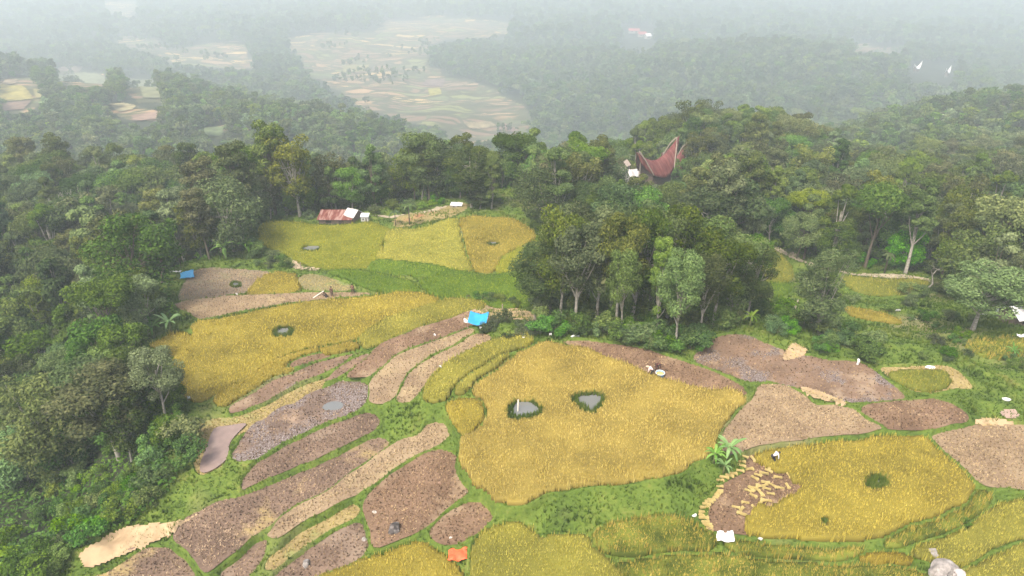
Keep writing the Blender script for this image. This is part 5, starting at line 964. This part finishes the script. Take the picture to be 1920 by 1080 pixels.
def gable_hut(px, py, w_, d, hw, hr, rz, roof_m, wall_m, label, cat='hut', name='hut', over=.4, mono=False, lift=0.0, group=None, p=None):
    p = p or hit(px, py); o = empty(name, (p.x, p.y, p.z + lift), rz); tag(o, label, cat, group); m = MB(); m.box((0, 0, hw / 2 - .5), (w_, d, hw + 1.0))
    if not mono:
        for sx in (-1, 1): m.poly([(sx * w_ / 2, -d / 2, hw), (sx * w_ / 2, d / 2, hw), (sx * w_ / 2, 0, hw + hr * .93)])
    m.build('wall', wall_m, o); m = MB(); W2 = w_ / 2 + over; D2 = d / 2 + over
    if mono: m.poly([(-W2, -D2, hw + .04), (W2, -D2, hw + .04), (W2, D2, hw + hr), (-W2, D2, hw + hr)])
    else:
        zz = hw - hr * over / (d / 2) + .05; v = [m.bm.verts.new(q) for q in ((-W2, -D2, zz), (W2, -D2, zz), (W2, 0, hw + hr + .05), (-W2, 0, hw + hr + .05), (W2, D2, zz), (-W2, D2, zz))]; m.bm.faces.new((v[0], v[1], v[2], v[3])); m.bm.faces.new((v[3], v[2], v[4], v[5]))
    m.build('roof', roof_m, o, False, .05); m = MB(); m.box((w_ * .2, -d / 2 - .02, hw * .42), (w_ * .16, .05, hw * .8)); m.build('door', plain('door wood', (.08, .06, .05), .8), o); m = MB(); m.box((-w_ * .2, -d / 2 - .02, hw * .55), (w_ * .18, .05, hw * .3)); m.build('window', plain('dark opening', (.02, .02, .02), .6), o); return o
gable_hut(632, 416, 5.8, 2.8, 1.0, .75, -.02, RUST, BOARD, 'low shed with a long rusty red corrugated roof behind the yellow-green field', 'shed', 'shed', .3, mono=True)
gable_hut(664, 412, 2.0, 2.6, 1.2, .9, -.5, ZINC, BOARD, 'dark lean-to with streaked grey roof at the right end of the rusty shed', 'lean-to', 'lean_to', .25)
gable_hut(685, 414, 1.3, 1.0, .9, .35, 0, PALE, plain('pale wall', (.55, .55, .52), .8), 'tiny white box-like hut right of the rusty-roofed shed', 'hut', 'hut', .12, mono=True)
gable_hut(856, 389, 2.1, 1.0, .55, .3, -.15, PALE, CONC, 'low white-roofed tank at the top of the back path', 'tank', 'water_tank', .1, mono=True)
gable_hut(1906, 603, 3.4, 3.0, 1.5, 1.0, .25, PALE, BOARD, 'hut with a bright white metal roof under pale trees at the right edge', 'hut', 'hut', .35); gable_hut(1884, 596, 1.8, 2.0, 1.0, .8, .9, PALE, BOARD, 'small lean-to with patched white roof left of the bright hut', 'lean-to', 'lean_to', .3)
def saddle_house(p, L, wd, body, rise, yaw, roof_m, label, legs=True, trim=None, zr=None, group=None):
    """Toraja house: a boat-shaped roof swept up at both ends, on a panelled box raised on posts"""
    o = empty('saddle_roof_house', p, yaw); tag(o, label, 'house', group); hb = body * .45; zr = zr or body + .5
    ridge = lambda t: zr + wd * .55 + rise * abs(t) ** 2.1 * (1.0 if t > 0 else .72); hw = lambda t: wd * (.62 - .50 * abs(t) ** 1.7); eave = lambda t: zr - .5 + (rise + wd * .28) * abs(t) ** 2.3 * (1.0 if t > 0 else .72); xx = lambda t: t * L / 2
    m = MB()
    for s in (-1, 1): m.grid(lambda u, v, s=s: (xx(2 * u - 1) + (.5 if u > .5 else -.5) * .12 * L * (1 - v) * abs(2 * u - 1) ** 6, s * hw(2 * u - 1) * (v ** .8), ridge(2 * u - 1) + (eave(2 * u - 1) - ridge(2 * u - 1)) * v ** 1.25), 26, 6)
    bmesh.ops.remove_doubles(m.bm, verts=m.bm.verts[:], dist=.01); m.build('roof', roof_m, o, True, .16)
    for t in (-.97, .97):
        for s in (-1, 1): m = MB(); m.tube([(xx(t), 0, ridge(t) + .05), (xx(t * .86), s * hw(t) * 1.25, (ridge(t) + eave(t)) / 2 - rise * .1), (xx(t * .56), s * hw(t * .56) * 1.02, eave(t * .56) - .1)], [.16, .15, .13], 5); m.build('bargeboard', trim or WOOD, o)
    m = MB(); m.box((0, 0, hb + (body - hb) / 2 + .2), (L * .52, wd * .72, body - hb + 1.2), bev=.05)
    for s in (-1, 1): m.poly([(s * L * .262, -wd * .36, body + .8), (s * L * .262, wd * .36, body + .8), (s * L * .33, 0, ridge(.62) - .4)])
    m.build('body', BOARD, o)
    for s in (-1, 1): m = MB(); m.tube([(s * L * .43, 0, -1.2), (s * L * .44, 0, ridge(.86) - .7)], .16, 6); m.build('post', WOOD, o)
    if legs:
        for i in range(4):
            for s in (-1, 1): m = MB(); m.tube([((i - 1.5) * L * .15, s * wd * .3, -1.2), ((i - 1.5) * L * .15, s * wd * .3, hb + .1)], .14, 6); m.build('leg', WOOD, o)
    return o
RR = corr('rust red roof sheets', [(.35, (.10, .026, .022)), (.5, (.15, .045, .038)), (.66, (.21, .085, .075))])
def spot(px, y, zoff=0):
    x = 0.0
    for _ in range(5): z = float(zat(x, y)); x = (px - 960) / FPX * (y * cp - (z + 6 - HC) * sp_)
    return Vector((x, y, float(zat(x, y)) + zoff))
p = spot(1228, 158); zc = HC + p.y * (-math.tan(R(16.6)) ); print('house ground', p.z, 'roof centre', zc)
saddle_house(Vector((p.x, p.y, zc - 7.3)), 13.5, 5.4, 4.2, 4.4, R(40), RR, 'large house with a rust-red saddle roof sweeping up at both ends, above the right forest')
p2_ = spot(1262, 172); zc2 = HC - p2_.y * math.tan(R(16.7)); saddle_house(Vector((p2_.x, p2_.y, zc2 - 5.2)), 9.5, 3.8, 3.8, 3.2, R(40), RR, 'smaller rust-red saddle roof half hidden behind the large one')
p3_ = spot(1193, 160); z3_ = HC - p3_.y * math.tan(R(17.7)); gable_hut(0, 0, 4.6, 3.6, 2.6, 1.0, .25, ZINC, plain('grey wall', (.45, .44, .42), .85), 'building with a grey tin roof left of the large saddle-roofed house', 'house', 'house', .3, p=Vector((p3_.x, p3_.y, z3_ - 2.2)))
p4_ = spot(1192, 152); z4_ = HC - p4_.y * math.tan(R(18.7)); gable_hut(0, 0, 1.3, 4.0, 1.8, .5, -.55, PALE, plain('white wall', (.6, .6, .58), .85), 'narrow white-roofed outbuilding in front of the grey tin roof', 'outbuilding', 'outbuilding', .2, p=Vector((p4_.x, p4_.y, z4_ - 1.6)))
p5_ = spot(1170, 168); z5_ = HC - p5_.y * math.tan(R(16.8)); gable_hut(0, 0, 1.8, 2.0, 1.6, 1.0, .9, corr('tan roof', [(.3, (.4, .33, .27)), (.7, (.55, .47, .4))]), plain('beige wall', (.5, .42, .36), .85), 'small beige house with pointed roof, leftmost near the saddle roofs', 'house', 'house', .2, p=Vector((p5_.x, p5_.y, z5_ - 1.8)))
for a, b_, L, yw, lb in ((1716, 141, 15, 30, 'bright white saddle roof in the mist, left of the two on the far slope'), (1773, 149, 13, 40, 'bright white saddle roof in the mist, right of the two on the far slope')):
    p = hit(a, b_, 300); saddle_house(Vector((p.x, p.y, p.z + 4)), L, 4.5, 4.0, 6.5, R(yw), plain('white roof', (.85, .85, .85), .4, .02), lb)
RED = plain('red roof', (.36, .10, .10), .7, .1, 1)
for i, (a, b_, w_, c, lb) in enumerate(((1188, 66, 22, RED, 'long red roof, farthest left of the misty hamlet'), (1203, 73, 16, RED, 'red roof in the middle of the misty hamlet'), (1214, 77, 10, PALE, 'white house at the right end of the misty hamlet'), (1374, 56, 20, PALE, 'pale roof showing through the mist above the far ridge'), (1530, 58, 18, PALE, 'pale long roof in the mist at the top right'), (1018, 12, 16, PALE, 'white house almost lost in mist at the top centre'))):
    p = hit(a, b_, 300); gable_hut(0, 0, w_, 9, 5, 4, .2 * i, c, CONC, lb, 'house', 'house', .8, p=Vector((p.x, p.y, p.z + 5)))
for a, b_, c, lb in ((1872, 193, ZINC, 'grey roofed house among the trees of the back hill at the right'), (1914, 197, RED, 'small red roof among the trees at the far right edge')):
    p = hit(a, b_, 250); gable_hut(0, 0, 6, 4, 3, 2, .3, c, CONC, lb, 'house', 'house', .5, p=Vector((p.x, p.y, p.z + 9)))
